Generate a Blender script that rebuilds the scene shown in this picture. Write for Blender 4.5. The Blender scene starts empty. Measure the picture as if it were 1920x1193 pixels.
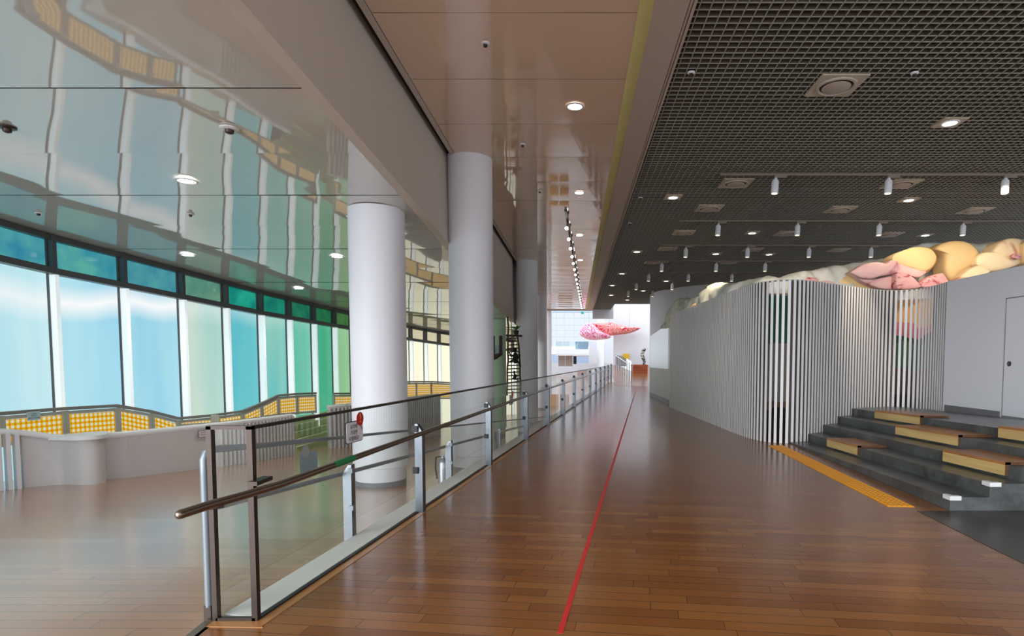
import bpy, math, random
from mathutils import Vector, noise
random.seed(7)
S = bpy.context.scene
COL = S.collection
PI = math.pi

# ------------------------------------------------------------------ survey helpers (photo pixel -> point on a known plane)
FPX, CX, CY, TH, EYE = 1085., 1080., 735., math.radians(3.2), 1.6
cth, sth = math.cos(TH), math.sin(TH)
def ray(px, py):
    u, v = (px-CX)/FPX, (CY-py)/FPX
    return (u, cth+v*sth, -sth+v*cth)
def hz(px, py, z=0.):
    a = ray(px, py); t = (z-EYE)/a[2]
    return (a[0]*t, a[1]*t, z)
def hy(px, py, Y):
    a = ray(px, py); t = Y/a[1]
    return (a[0]*t, Y, EYE+a[2]*t)
def lerp(tab, y):
    if y <= tab[0][0]: return tab[0][1]
    for (a, b), (c, d) in zip(tab, tab[1:]):
        if y <= c: return b+(d-b)*(y-a)/(c-a)
    return tab[-1][1]
CEIL = 5.08
CT = [(-4, 4.05), (3.96, 3.97), (5.7, 3.88), (7.5, 3.79), (9.7, 3.65), (14, 3.28), (20.7, 2.93), (30, 2.45)]
def lceil(y): return lerp(CT, y)
RT_ = [(-4, 0), (3.6, 0), (4.4, -.006), (5.2, -.03), (6, -.07), (7, -.135), (8, -.205), (19, -1.0), (20, -1.05), (21, -1.07), (90, -1.07)]
def ramp(y): return lerp(RT_, y)
RK = .1186
def railx(y): return -1.96+RK*(y-3.46)
RD = Vector((RK, 1, 0)).normalized(); RN = Vector((RD.y, -RD.x, 0))      # along / to the right of the railing

# ------------------------------------------------------------------ materials
def lin(c):
    return tuple(((x/255)/12.92 if x/255 <= .04045 else ((x/255+.055)/1.055)**2.4) for x in c)+(1.,)
class N:
    def __init__(s, name):
        s.m = bpy.data.materials.new(name); s.m.use_nodes = True
        s.t = s.m.node_tree; s.t.nodes.clear()
        s.o = s.t.nodes.new('ShaderNodeOutputMaterial')
    def n(s, typ, **kw):
        x = s.t.nodes.new('ShaderNode'+typ)
        for k, v in kw.items():
            if k in x.inputs.keys() if isinstance(k, str) else False: x.inputs[k].default_value = v
            else: setattr(x, k, v)
        return x
    def l(s, a, b): s.t.links.new(a, b)
    def math(s, op, a, b=None, c=None):
        x = s.t.nodes.new('ShaderNodeMath'); x.operation = op
        for i, v in enumerate((a, b, c)):
            if v is None: continue
            if isinstance(v, (int, float)): x.inputs[i].default_value = v
            else: s.l(v, x.inputs[i])
        return x.outputs[0]
    def mix(s, fac, a, b, blend='MIX'):
        x = s.t.nodes.new('ShaderNodeMix'); x.data_type = 'RGBA'; x.blend_type = blend
        for i, v in ((0, fac), (6, a), (7, b)):
            if isinstance(v, (int, float, tuple)): x.inputs[i].default_value = v
            else: s.l(v, x.inputs[i])
        return x.outputs[2]
    def bsdf(s, **kw):
        b = s.t.nodes.new('ShaderNodeBsdfPrincipled')
        for k, v in kw.items():
            k = k.replace('_', ' ')
            k = {'Specular': 'Specular IOR Level', 'Coat': 'Coat Weight', 'Transmission': 'Transmission Weight'}.get(k, k)
            if hasattr(v, 'links'): s.l(v, b.inputs[k])
            else: b.inputs[k].default_value = v
        s.l(b.outputs[0], s.o.inputs[0]); return b
    def noise(s, scale, detail=2., vec=None, dist=0., rough=.5):
        x = s.n('TexNoise'); x.inputs['Scale'].default_value = scale; x.inputs['Detail'].default_value = detail
        x.inputs['Distortion'].default_value = dist; x.inputs['Roughness'].default_value = rough
        if vec is not None: s.l(vec, x.inputs['Vector'])
        return x
    def coord(s, kind='Object'):
        return s.n('TexCoord').outputs[kind]
    def mapping(s, vec, loc=(0, 0, 0), rot=(0, 0, 0), scale=(1, 1, 1)):
        x = s.n('Mapping'); s.l(vec, x.inputs[0])
        x.inputs[1].default_value = loc; x.inputs[2].default_value = rot; x.inputs[3].default_value = scale
        return x.outputs[0]
    def bump(s, height, strength=.2, dist=.02):
        b = s.n('Bump'); b.inputs['Strength'].default_value = strength; b.inputs['Distance'].default_value = dist
        s.l(height, b.inputs['Height']); return b.outputs[0]
    def schlick(s, f0):
        # the same reflectance from both sides of a thin sheet
        lw = s.n('LayerWeight'); lw.inputs[0].default_value = .5
        return s.math('MULTIPLY_ADD', s.math('POWER', lw.outputs['Facing'], 5.), 1-f0, f0)
    def ramp(s, fac, stops):
        r = s.n('ValToRGB'); s.l(fac, r.inputs[0])
        e = r.color_ramp.elements
        while len(e) < len(stops): e.new(.5)
        for x, (p, c) in zip(e, stops): x.position = p; x.color = c
        return r.outputs[0]

def plain(name, rgb, rough=.5, metal=0., spec=.5, coat=0., var=.06, nscale=3.):
    """A paint or metal with a little procedural mottling."""
    k = N(name); c = lin(rgb)
    nz = k.noise(nscale, 3., k.coord())
    lo = tuple(x*(1-var) for x in c[:3])+(1,); hi = tuple(min(1, x*(1+var)) for x in c[:3])+(1,)
    k.bsdf(Base_Color=k.mix(nz.outputs[0], lo, hi), Roughness=rough, Metallic=metal, Specular=spec, Coat=coat)
    return k.m
def glow(name, rgb, strength):
    k = N(name); e = k.n('Emission'); e.inputs[0].default_value = lin(rgb); e.inputs[1].default_value = strength
    k.l(e.outputs[0], k.o.inputs[0]); return k.m

def planks(name, ang, width, length, cols, rough, coat, spec=.5, ior=1.5, crough=.12):
    k = N(name)
    p = k.mapping(k.coord(), rot=(0, 0, ang))
    sp = k.n('SeparateXYZ'); k.l(p, sp.inputs[0])
    u, v = sp.outputs[0], sp.outputs[1]
    vr = k.math('DIVIDE', v, width); row = k.math('FLOOR', vr)
    wn = k.n('TexWhiteNoise', noise_dimensions='1D'); k.l(row, wn.inputs['W'])
    ur = k.math('ADD', k.math('DIVIDE', u, length), k.math('MULTIPLY', wn.outputs[0], 7.3))
    colm = k.math('FLOOR', ur)
    cb = k.n('CombineXYZ'); k.l(row, cb.inputs[0]); k.l(colm, cb.inputs[1])
    w2 = k.n('TexWhiteNoise', noise_dimensions='2D'); k.l(cb.outputs[0], w2.inputs['Vector'])
    g = k.n('CombineXYZ'); k.l(k.math('MULTIPLY', u, 1.2), g.inputs[0]); k.l(k.math('MULTIPLY', v, 26.), g.inputs[1]); k.l(k.math('MULTIPLY', w2.outputs[0], 50.), g.inputs[2])
    gr = k.noise(2.2, 5., g.outputs[0], .4)
    big = k.noise(.5, 2., p)
    base = k.ramp(w2.outputs[0], [(0, lin(cols[0])), (.5, lin(cols[1])), (1, lin(cols[2]))])
    base = k.mix(k.math('MULTIPLY', gr.outputs[0], .55), base, lin(cols[3]))
    base = k.mix(k.math('MULTIPLY', big.outputs[0], .25), base, lin(cols[0]))
    fv = k.math('FRACT', vr); fu = k.math('FRACT', ur)
    gv = k.math('LESS_THAN', fv, .045); gu = k.math('LESS_THAN', fu, .0045)
    gap = k.math('MAXIMUM', gv, gu)
    base = k.mix(k.math('MULTIPLY', gap, .82), base, (.02, .01, .005, 1))
    h = k.math('SUBTRACT', k.math('MULTIPLY', gr.outputs[0], .12), gap)
    rr = k.math('ADD', rough, k.math('MULTIPLY', gr.outputs[0], .10))
    k.bsdf(Base_Color=base, Roughness=rr, Specular=spec, IOR=ior, Coat=coat, Coat_Roughness=crough, Normal=k.bump(h, .12, .004))
    return k.m

def glossy_panel(name, rgb, rough, ior, nz_strength):
    k = N(name); c = k.coord()
    nz = k.noise(.9, 1., c); n2 = k.noise(5., 1., c)
    hh = k.math('ADD', nz.outputs[0], k.math('MULTIPLY', n2.outputs[0], .03))
    b = k.bsdf(Base_Color=lin(rgb), Roughness=rough, IOR=ior, Specular=.5, Normal=k.bump(hh, nz_strength, .03))
    return k.m

def window_pane(name, a, b, hi, strength, seed, top=False):
    """Backlit coloured film: soft vertical streaks, a pale band under the head."""
    k = N(name); c = k.coord()
    v = k.mapping(c, loc=(seed*3.1, seed, 0), scale=(1., 1., .12) if not top else (1.6, 1.6, 1.6))
    nz = k.noise(1.1 if not top else 1.6, 2., v)
    f = k.math('MULTIPLY_ADD', nz.outputs[0], 2.6, -.8)
    f = k.math('MINIMUM', k.math('MAXIMUM', f, 0.), 1.)
    colr = k.mix(f, lin(a), lin(b))
    if not top:
        sp = k.n('SeparateXYZ'); k.l(c, sp.inputs[0])
        n2 = k.noise(.7, 1., k.mapping(c, loc=(seed, 0, 0), scale=(1, 1, .3)))
        z = k.math('ADD', sp.outputs[2], k.math('MULTIPLY', n2.outputs[0], .7))
        band = k.math('SUBTRACT', 1., k.math('MINIMUM', k.math('ABSOLUTE', k.math('DIVIDE', k.math('SUBTRACT', z, 2.95), .33)), 1.))
        colr = k.mix(k.math('MULTIPLY', band, hi), colr, (1, 1, 1, 1))
    e = k.n('Emission'); k.l(colr, e.inputs[0]); e.inputs[1].default_value = strength
    gl = k.n('BsdfGlossy'); gl.inputs['Roughness'].default_value = .06
    mx = k.n('MixShader'); k.l(k.schlick(.02), mx.inputs[0]); k.l(e.outputs[0], mx.inputs[1]); k.l(gl.outputs[0], mx.inputs[2])
    k.l(mx.outputs[0], k.o.inputs[0]); return k.m

def clear_glass(name, tint, refl=1.0, f0=.055):
    k = N(name)
    tr = k.n('BsdfTransparent'); tr.inputs[0].default_value = tint
    gl = k.n('BsdfGlossy'); gl.inputs['Roughness'].default_value = .0; gl.inputs[0].default_value = (refl, refl, refl, 1)
    mx = k.n('MixShader'); k.l(k.schlick(f0), mx.inputs[0]); k.l(tr.outputs[0], mx.inputs[1]); k.l(gl.outputs[0], mx.inputs[2])
    k.l(mx.outputs[0], k.o.inputs[0]); return k.m

def gingham(name):
    k = N(name); uv = k.n('UVMap').outputs[0]
    sp = k.n('SeparateXYZ'); k.l(uv, sp.inputs[0])
    s = .078
    fu = k.math('FRACT', k.math('DIVIDE', sp.outputs[0], s)); fv = k.math('FRACT', k.math('DIVIDE', sp.outputs[1], s))
    hu = k.math('GREATER_THAN', fu, .46); hv = k.math('GREATER_THAN', fv, .46)
    hole = k.math('MULTIPLY', hu, hv)
    cross = k.math('MULTIPLY', k.math('SUBTRACT', 1., hu), k.math('SUBTRACT', 1., hv))
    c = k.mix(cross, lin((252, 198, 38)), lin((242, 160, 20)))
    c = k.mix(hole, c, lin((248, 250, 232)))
    e = k.n('Emission'); k.l(c, e.inputs[0]); e.inputs[1].default_value = .85  # emission stands in for window light coming through the panels
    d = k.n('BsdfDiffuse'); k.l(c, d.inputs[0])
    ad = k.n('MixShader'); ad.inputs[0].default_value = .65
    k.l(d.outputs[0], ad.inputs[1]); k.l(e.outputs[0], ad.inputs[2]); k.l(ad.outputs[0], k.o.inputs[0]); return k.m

def concrete(name, a, b, rough):
    k = N(name); c = k.coord()
    n1 = k.noise(2.2, 6., c, .6, .65); n2 = k.noise(18., 4., c)
    f = k.math('ADD', k.math('MULTIPLY', n1.outputs[0], .75), k.math('MULTIPLY', n2.outputs[0], .25))
    base = k.ramp(f, [(.3, lin(a)), (.7, lin(b))])
    k.bsdf(Base_Color=base, Roughness=rough, Specular=.5, Normal=k.bump(f, .25, .01)); return k.m

def grain(name, a, b, rough, sc=(1, 1, 1), scale=6.):
    k = N(name); n1 = k.noise(scale, 5., k.mapping(k.coord(), scale=sc), .8)
    k.bsdf(Base_Color=k.ramp(n1.outputs[0], [(.35, lin(a)), (.65, lin(b))]), Roughness=rough); return k.m

def maze(name, a, b, c, scale):
    """Meandering contour stripes."""
    k = N(name)
    nz = k.noise(scale, 1.2, k.coord(), .6)
    st = k.math('FRACT', k.math('MULTIPLY', nz.outputs[0], 13.))
    f = k.math('GREATER_THAN', st, .46)
    n2 = k.noise(.5, 1., k.coord())
    stripe = k.mix(k.math('GREATER_THAN', n2.outputs[0], .5), lin(b), lin(c))
    k.bsdf(Base_Color=k.mix(f, lin(a), stripe), Roughness=.45); return k.m

M = {}
M['floor'] = planks('oak_planks', math.atan(RK), .118, .95, [(124, 72, 30), (142, 86, 38), (158, 102, 50), (106, 60, 26)], .19, .2)
M['floor_l'] = planks('oak_planks_gallery', 0., .112, 1.05, [(164, 108, 62), (178, 122, 74), (190, 136, 88), (148, 94, 54)], .19, .6, .8, 2.1, .2)
M['white'] = plain('white_paint', (222, 222, 226), .55, var=.02)
M['wallwhite'] = plain('wall_white_paint', (206, 207, 212), .6, var=.015)
M['fascia'] = plain('beam_paint', (196, 184, 172), .6, var=.02)
M['column'] = plain('column_plaster', (222, 222, 228), .5, var=.02, nscale=1.2)
M['col_base'] = plain('column_base_grey', (120, 128, 136), .45)
M['lceil'] = glossy_panel('ceiling_gloss_left', (196, 194, 186), .03, 2.6, .10)
M['soffit'] = glossy_panel('ceiling_gloss_centre', (222, 194, 170), .04, 2.0, .11)
M['dark'] = plain('dark_void', (34, 30, 28), .8)
M['plenum'] = plain('plenum_dark', (44, 39, 34), .9)
M['grid'] = plain('grid_blade', (84, 73, 60), .7)
M['gridedge'] = plain('grid_edge', (150, 148, 136), .55)
M['track'] = plain('track_paint', (128, 114, 100), .6)
M['trimband'] = plain('ceiling_band', (178, 162, 148), .6, var=.02)
M['cove'] = plain('cove_yellow', (214, 208, 140), .6)
M['steel'] = plain('brushed_steel', (112, 116, 124), .32, .85)
M['steel_d'] = plain('bronzed_steel', (62, 50, 44), .38, .5)
M['handrail'] = plain('handrail_steel', (132, 117, 104), .25, .85)
M['silver'] = plain('silver_tube', (132, 140, 147), .42, .4)
M['black'] = plain('black_fitting', (32, 32, 36), .5)
M['green_tape'] = plain('green_tape', (24, 122, 70), .5)
M['glass'] = clear_glass('railing_glass', (.95, .98, .962, 1))
M['curb'] = plain('curb_white', (220, 218, 214), .55)
M['lens_glass'] = glow('lamp_lens', (255, 244, 226), 9.)
M['lens_cool'] = glow('lamp_lens_gallery', (248, 250, 246), 9.)
k = N('mullion_glow_white'); e = k.n('Emission'); e.inputs[0].default_value = lin((232, 244, 248)); e.inputs[1].default_value = .55  # own glow painted in for the strong daylight on the fins
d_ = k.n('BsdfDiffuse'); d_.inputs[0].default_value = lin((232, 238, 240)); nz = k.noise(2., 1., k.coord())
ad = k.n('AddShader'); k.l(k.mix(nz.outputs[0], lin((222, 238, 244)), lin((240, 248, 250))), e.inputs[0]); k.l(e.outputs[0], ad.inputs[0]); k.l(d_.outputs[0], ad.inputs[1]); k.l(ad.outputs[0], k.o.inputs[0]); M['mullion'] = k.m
M['frame_d'] = plain('window_frame_grey', (88, 92, 95), .4, .2)
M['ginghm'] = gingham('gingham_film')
M['gframe'] = plain('gingham_frame', (186, 184, 170), .5)
M['greymetal'] = plain('cap_grey', (140, 136, 130), .45)
M['cap'] = plain('parapet_cap', (232, 234, 236), .4)
M['parapet'] = plain('parapet_white', (204, 202, 202), .55, var=.02)
M['concrete'] = concrete('concrete_step', (36, 37, 35), (92, 96, 96), .28)
M['concrete_f'] = concrete('concrete_floor', (34, 31, 27), (68, 62, 52), .3)
M['ply'] = grain('plywood', (176, 146, 92), (200, 170, 112), .5, (1, .12, 1.6))
M['ply_top'] = grain('plywood_top', (142, 92, 50), (170, 114, 64), .35, (1.6, .12, 1))
M['ply_end'] = grain('plywood_edge', (72, 44, 24), (94, 60, 34), .5)
M['tactile'] = plain('tactile_yellow', (226, 150, 20), .5)
M['tape'] = plain('red_tape', (206, 46, 40), .5)
M['slat'] = plain('slat_white', (216, 214, 216), .5, var=.02)
M['backing'] = plain('slat_backing', (92, 83, 74), .8)
M['slatshade'] = plain('slat_core', (150, 146, 142), .7)  # grey sides paint in the shade between neighbouring slats
M['plinth'] = plain('plinth_grey', (104, 104, 106), .5)
M['seam'] = plain('door_seam', (120, 120, 124), .6)
M['beige'] = plain('relief_beige', (232, 196, 138), .6, var=.03)
M['beige_edge'] = plain('relief_ochre_edge', (176, 132, 70), .6)
k = N('relief_pink'); nz = k.noise(1.6, 3., k.coord(), 1.4)
k.bsdf(Base_Color=k.ramp(nz.outputs[0], [(.26, lin((168, 92, 104))), (.38, lin((220, 172, 170))), (.7, lin((230, 192, 182)))]), Roughness=.55); M['pink'] = k.m
k = N('relief_rose'); nz = k.noise(2.4, 3., k.mapping(k.coord(), scale=(1, 1, 2.2)), 1.8)
k.bsdf(Base_Color=k.ramp(nz.outputs[0], [(.36, lin((160, 56, 66))), (.46, lin((222, 160, 158))), (.7, lin((226, 172, 166)))]), Roughness=.55); M['rose'] = k.m
k = N('relief_cream'); nz = k.noise(.9, 2., k.coord(), 1.2)
k.bsdf(Base_Color=k.ramp(nz.outputs[0], [(.34, lin((190, 104, 84))), (.42, lin((244, 214, 170))), (.8, lin((246, 222, 180)))]), Roughness=.55); M['cream'] = k.m
k = N('painted_rock'); c = k.coord(); nz = k.noise(1.3, 6., c, .7, .6); n2 = k.noise(.55, 2., c)
rk = k.ramp(nz.outputs[0], [(.3, lin((150, 170, 168))), (.5, lin((208, 216, 212))), (.72, lin((240, 234, 226)))])
k.bsdf(Base_Color=k.mix(k.math('MULTIPLY', n2.outputs[0], .4), rk, lin((214, 190, 172))), Roughness=.8, Normal=k.bump(nz.outputs[0], .5, .05)); M['rock'] = k.m
M['mural'] = None
k = N('mural_paint'); c = k.coord(); sp = k.n('SeparateXYZ'); k.l(c, sp.inputs[0])
nz = k.noise(1.1, 2., c, .8)
zz = k.math('ADD', sp.outputs[2], k.math('MULTIPLY', nz.outputs[0], .5))
mu = k.ramp(k.math('DIVIDE', zz, 3.6), [(0, lin((60, 50, 44))), (.22, lin((168, 120, 84))), (.27, lin((206, 192, 172))), (.58, lin((206, 190, 166))), (.6, lin((74, 150, 110))), (.82, lin((66, 150, 116))), (.9, lin((226, 190, 150)))])
mu.node.color_ramp.interpolation = 'CONSTANT'
k.bsdf(Base_Color=mu, Roughness=.6); M['mural'] = k.m
M['maze_pink'] = maze('labyrinth_pink', (226, 96, 140), (252, 214, 232), (250, 200, 222), 1.5)
M['maze_red'] = maze('labyrinth_red', (206, 52, 74), (250, 190, 184), (246, 186, 176), 1.7)
M['lime'] = plain('step_green_light', (168, 190, 120), .4, var=.04)  # green light on the steps painted into their colour
M['nosing'] = plain('step_nosing', (236, 246, 226), .4)
M['redbrown'] = grain('cherry_wood', (150, 70, 36), (184, 96, 52), .45, (.2, 1, 3), 3.)
M['brown'] = plain('brown_board', (150, 134, 124), .6)
M['darkwood'] = grain('dark_timber', (26, 18, 14), (52, 36, 28), .7)
M['rope'] = plain('rope', (84, 60, 50), .9)
M['leaf'] = plain('leaf_green', (64, 120, 48), .6)
M['fur'] = plain('dark_figure', (36, 28, 30), .9)
M['bluegrey'] = plain('blue_grey_wall', (176, 192, 214), .6)
M['sculpt'] = N('mirror_patch')
k = M['sculpt']; nz = k.noise(6., 2., k.coord(), .5)
k.bsdf(Base_Color=k.ramp(nz.outputs[0], [(.44, lin((40, 36, 34))), (.52, lin((200, 196, 190)))]), Roughness=.35); M['sculpt'] = k.m
M['yellowart'] = plain('yellow_canvas', (226, 182, 40), .6, var=.4, nscale=8.)
M['orangebox'] = grain('pale_timber', (214, 160, 92), (232, 184, 116), .5, (.3, 1, 2))
M['signwhite'] = plain('sign_card', (226, 220, 222), .5, var=.01)
M['signgrey'] = plain('sign_back', (150, 168, 178), .6)
M['signred'] = plain('sign_red', (196, 22, 30), .4)
M['signyel'] = plain('sign_yellow', (248, 206, 40), .4)
M['extg'] = plain('extinguisher_shell', (176, 182, 190), .25, .6)
M['teal'] = glow('exit_sign_face', (60, 190, 170), 1.)
def day(n, rgb, s): return glow(n, rgb, s)
M['daylight'] = day('daylight_glazing', (238, 247, 255), 1.0)
M['fargrey'] = plain('far_glazing_bar', (178, 194, 206), .5)
M['balglass'] = clear_glass('balustrade_glass', (.75, .86, .9, 1))

# ------------------------------------------------------------------ mesh building
class MB:
    def __init__(s): s.v = []; s.f = []; s.uv = {}
    def add(s, vs, fs):
        b = len(s.v); s.v += [tuple(v) for v in vs]; s.f += [tuple(b+i for i in f) for f in fs]; return s
    def hexa(s, lo4, hi4):
        return s.add(list(lo4)+list(hi4), [(3, 2, 1, 0), (4, 5, 6, 7), (0, 1, 5, 4), (1, 2, 6, 5), (2, 3, 7, 6), (3, 0, 4, 7)])
    def box(s, x0, x1, y0, y1, z0, z1):
        return s.hexa([(x0, y0, z0), (x1, y0, z0), (x1, y1, z0), (x0, y1, z0)], [(x0, y0, z1), (x1, y0, z1), (x1, y1, z1), (x0, y1, z1)])
    def obox(s, c, ax, ay, az):
        c, ax, ay, az = map(Vector, (c, ax, ay, az))
        lo = [c-ax-ay-az, c+ax-ay-az, c+ax+ay-az, c-ax+ay-az]
        return s.hexa(lo, [p+2*az for p in lo])
    def bar(s, a, b, w, h, up=(0, 0, 1)):
        """box beam from a to b: w wide sideways, h tall"""
        a, b = Vector(a), Vector(b); d = b-a; t = d.normalized()
        side = t.cross(Vector(up)); side = side.normalized() if side.length > 1e-6 else Vector((1, 0, 0))
        u = side.cross(t).normalized()
        return s.obox((a+b)/2, d/2, side*w/2*-1, u*h/2)
    def prism(s, poly, z0, z1):
        n = len(poly); g = lambda z, p: z(p) if callable(z) else z
        lo = [(p[0], p[1], g(z0, p)) for p in poly]; hi = [(p[0], p[1], g(z1, p)) for p in poly]
        return s.add(lo+hi, [tuple(reversed(range(n))), tuple(range(n, 2*n))]+[(i, (i+1) % n, n+(i+1) % n, n+i) for i in range(n)])
    def sheet(s, path, z0, z1, thick=0., side=1):
        """vertical wall along an XY path; z0/z1 numbers or functions of (x,y); thickened to one side"""
        P = [Vector((p[0], p[1])) for p in path]; n = len(P); Q = []
        for i, p in enumerate(P):
            d = (P[min(i+1, n-1)]-P[max(i-1, 0)]).normalized(); Q.append(p+Vector((-d.y, d.x))*thick*side)
        g = lambda z, p: z(p) if callable(z) else z
        for i in range(n-1):
            a, b, c, d = P[i], P[i+1], Q[i+1], Q[i]
            s.hexa([(q.x, q.y, g(z0, r)) for q, r in ((a, a), (b, b), (c, b), (d, a))], [(q.x, q.y, g(z1, r)) for q, r in ((a, a), (b, b), (c, b), (d, a))])
        return s
    def tube(s, path, r, n=10, cap=True):
        P = [Vector(p) for p in path]; b = len(s.v); m = len(P)
        rr = r if isinstance(r, (list, tuple)) else [r]*m
        prev = None
        for i, p in enumerate(P):
            t = (P[min(i+1, m-1)]-P[max(i-1, 0)]).normalized()
            if prev is None:
                ref = Vector((0, 0, 1)) if abs(t.z) < .9 else Vector((1, 0, 0)); u = t.cross(ref).normalized()
            else:
                u = (prev-t*prev.dot(t)).normalized()
            prev = u; w = t.cross(u)
            for j in range(n):
                a = 2*PI*j/n; s.v.append(tuple(p+(u*math.cos(a)+w*math.sin(a))*rr[i]))
        for i in range(m-1):
            for j in range(n):
                k2 = (j+1) % n; s.f.append((b+i*n+j, b+i*n+k2, b+(i+1)*n+k2, b+(i+1)*n+j))
        if cap:
            s.f.append(tuple(b+j for j in reversed(range(n)))); s.f.append(tuple(b+(m-1)*n+j for j in range(n)))
        return s
    def lathe(s, prof, c=(0, 0, 0), n=32, cap=True):
        b = len(s.v); m = len(prof)
        for r, z in prof:
            for j in range(n):
                a = 2*PI*j/n; s.v.append((c[0]+r*math.cos(a), c[1]+r*math.sin(a), c[2]+z))
        for i in range(m-1):
            for j in range(n):
                k2 = (j+1) % n; s.f.append((b+i*n+j, b+i*n+k2, b+(i+1)*n+k2, b+(i+1)*n+j))
        if cap:
            s.f.append(tuple(b+j for j in reversed(range(n)))); s.f.append(tuple(b+(m-1)*n+j for j in range(n)))
        return s
    def disc(s, c, r, n=24, ry=None):
        return s.add([(c[0]+r*math.cos(2*PI*j/n), c[1]+(ry or r)*math.sin(2*PI*j/n), c[2]) for j in range(n)], [tuple(reversed(range(n)))])
    def pillow(s, pts, front, back, rings=7, power=.5):
        """outline of 3-D points lying about in one plane, puffed towards the viewer (-Y) and closed flat behind"""
        P = [Vector(p) for p in pts]; n = len(P); c = sum(P, Vector())/n; b = len(s.v)
        for p in P: s.v.append((p.x, p.y+back, p.z))
        for k2 in range(rings):
            sc = math.cos(k2/rings*PI/2); h = front*(math.sin(k2/rings*PI/2)**(2*power))
            for p in P:
                q = c+(p-c)*sc; s.v.append((q.x, q.y-h, q.z))
        s.v.append((c.x, c.y-front, c.z)); ci = len(s.v)-1
        for k2 in range(rings):
            for j in range(n):
                j2 = (j+1) % n; s.f.append((b+k2*n+j, b+k2*n+j2, b+(k2+1)*n+j2, b+(k2+1)*n+j))
        for j in range(n): s.f.append((b+rings*n+j, b+rings*n+(j+1) % n, ci))
        s.f.append(tuple(b+j for j in range(n)))
        return s
    def build(s, name, mat, parent=None, smooth=False, uvs=None, loc=None):
        me = bpy.data.meshes.new(name); me.from_pydata(s.v, [], s.f); me.update()
        import bmesh
        bm = bmesh.new(); bm.from_mesh(me); bmesh.ops.recalc_face_normals(bm, faces=bm.faces); bm.to_mesh(me); bm.free()
        if uvs:
            ul = me.uv_layers.new(name='UVMap')
            for li, lp in enumerate(me.loops): ul.data[li].uv = uvs[lp.vertex_index]
        me.materials.append(mat)
        if smooth:
            me.polygons.foreach_set('use_smooth', [True]*len(me.polygons))
            if smooth != 'full': me.set_sharp_from_angle(angle=math.radians(40))
        o = bpy.data.objects.new(name, me); COL.objects.link(o)
        if parent is not None:
            o.parent = parent
            pm = parent
            off = Vector((0, 0, 0))
            while pm is not None: off += pm.location; pm = pm.parent
            o.location = -off
        return o

def recentre(o):
    """put a mesh's origin at its base so that world coordinates stay the same"""
    return o
def empty(name, loc=(0, 0, 0)):
    o = bpy.data.objects.new(name, None); COL.objects.link(o); o.location = loc; o.empty_display_size = .2; return o
def tag(o, label=None, cat=None, group=None, kind=None):
    if label: o['label'] = label
    if cat: o['category'] = cat
    if group: o['group'] = group
    if kind: o['kind'] = kind
    return o
def thing(name, label, cat, loc=(0, 0, 0), group=None):
    return tag(empty(name, loc), label, cat, group)
def struct(o): o['kind'] = 'structure'; return o
def copy_thing(src, loc, label, group=None):
    """copy a thing and each of its parts and sub-parts (no bpy.ops)"""
    r = src.copy(); COL.objects.link(r); r.location = loc
    if label: r['label'] = label
    if group: r['group'] = group
    for ch in list(src.children):
        c = ch.copy(); COL.objects.link(c); c.parent = r
        for g in list(ch.children):
            d = g.copy(); COL.objects.link(d); d.parent = c
    return r
ORD = ['first', 'second', 'third', 'fourth', 'fifth', 'sixth', 'seventh', 'eighth', 'ninth', 'tenth', 'eleventh', 'twelfth', 'thirteenth', 'fourteenth', 'fifteenth', 'sixteenth', 'seventeenth', 'eighteenth', 'nineteenth', 'twentieth']
def text_mesh(body, size, mat, name, parent, origin, xdir, ydir, align='CENTER', spacing=1.25, bold=0.):
    cu = bpy.data.curves.new(name, 'FONT'); cu.body = body; cu.size = size; cu.align_x = align; cu.align_y = 'CENTER'; cu.space_line = spacing; cu.offset = bold
    tmp = bpy.data.objects.new(name, cu); COL.objects.link(tmp)
    dg = bpy.context.evaluated_depsgraph_get(); dg.update()
    me = bpy.data.meshes.new_from_object(tmp.evaluated_get(dg))
    COL.objects.unlink(tmp); bpy.data.objects.remove(tmp)
    o0, x, y = Vector(origin), Vector(xdir).normalized(), Vector(ydir).normalized()
    for v in me.vertices: v.co = o0+x*v.co.x+y*v.co.y
    me.materials.clear(); me.materials.append(mat); me.name = name
    o = bpy.data.objects.new(name, me); COL.objects.link(o)
    if parent is not None:
        o.parent = parent; off = Vector((0, 0, 0)); pm = parent
        while pm is not None: off += pm.location; pm = pm.parent
        o.location = -off
    return o

# ================================================================== FACADE LINE
MU = [(-8.95, 1.55), (-8.9, 2.9), (-8.86, 4.25), (-8.82, 5.6), (-8.78, 6.95), (-8.75, 8.3), (-8.70, 9.65), (-8.42, 10.78), (-8.15, 11.96), (-7.91, 13.04), (-7.7, 14.09), (-7.53, 15.13), (-7.38, 16.2), (-7.22, 17.2), (-7.05, 18.1), (-6.82, 19.4), (-6.58, 20.7), (-6.33, 22.0), (-6.03, 23.0), (-5.72, 23.98), (-5.35, 24.9), (-4.9, 25.8), (-4.35, 26.6), (-3.75, 27.4), (-3.1, 28.1), (-2.4, 28.7)]
def facx(y):
    return lerp([(b, a) for a, b in MU], y)

# ================================================================== FLOORS
# corridor
poly = [(railx(41), 41), (railx(3.46), 3.46), (railx(3.46)-.26, 3.46), (-2.20, 3.1), (-2.05, 1.5), (-1.7, -4), (18, -4), (18, 41)]
b = MB(); b.prism(poly, -.3, 0.)
struct(b.build('floor', M['floor']))
b = MB(); b.hexa([(2.4, 34.6, -.3), (14, 34.6, -.3), (14, 48.5, .7), (2.95, 48.5, .7)], [(2.4, 34.6, .003), (14, 34.6, .003), (14, 48.5, 1.16), (2.95, 48.5, 1.16)])
struct(b.build('floor', M['floor']))
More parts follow.
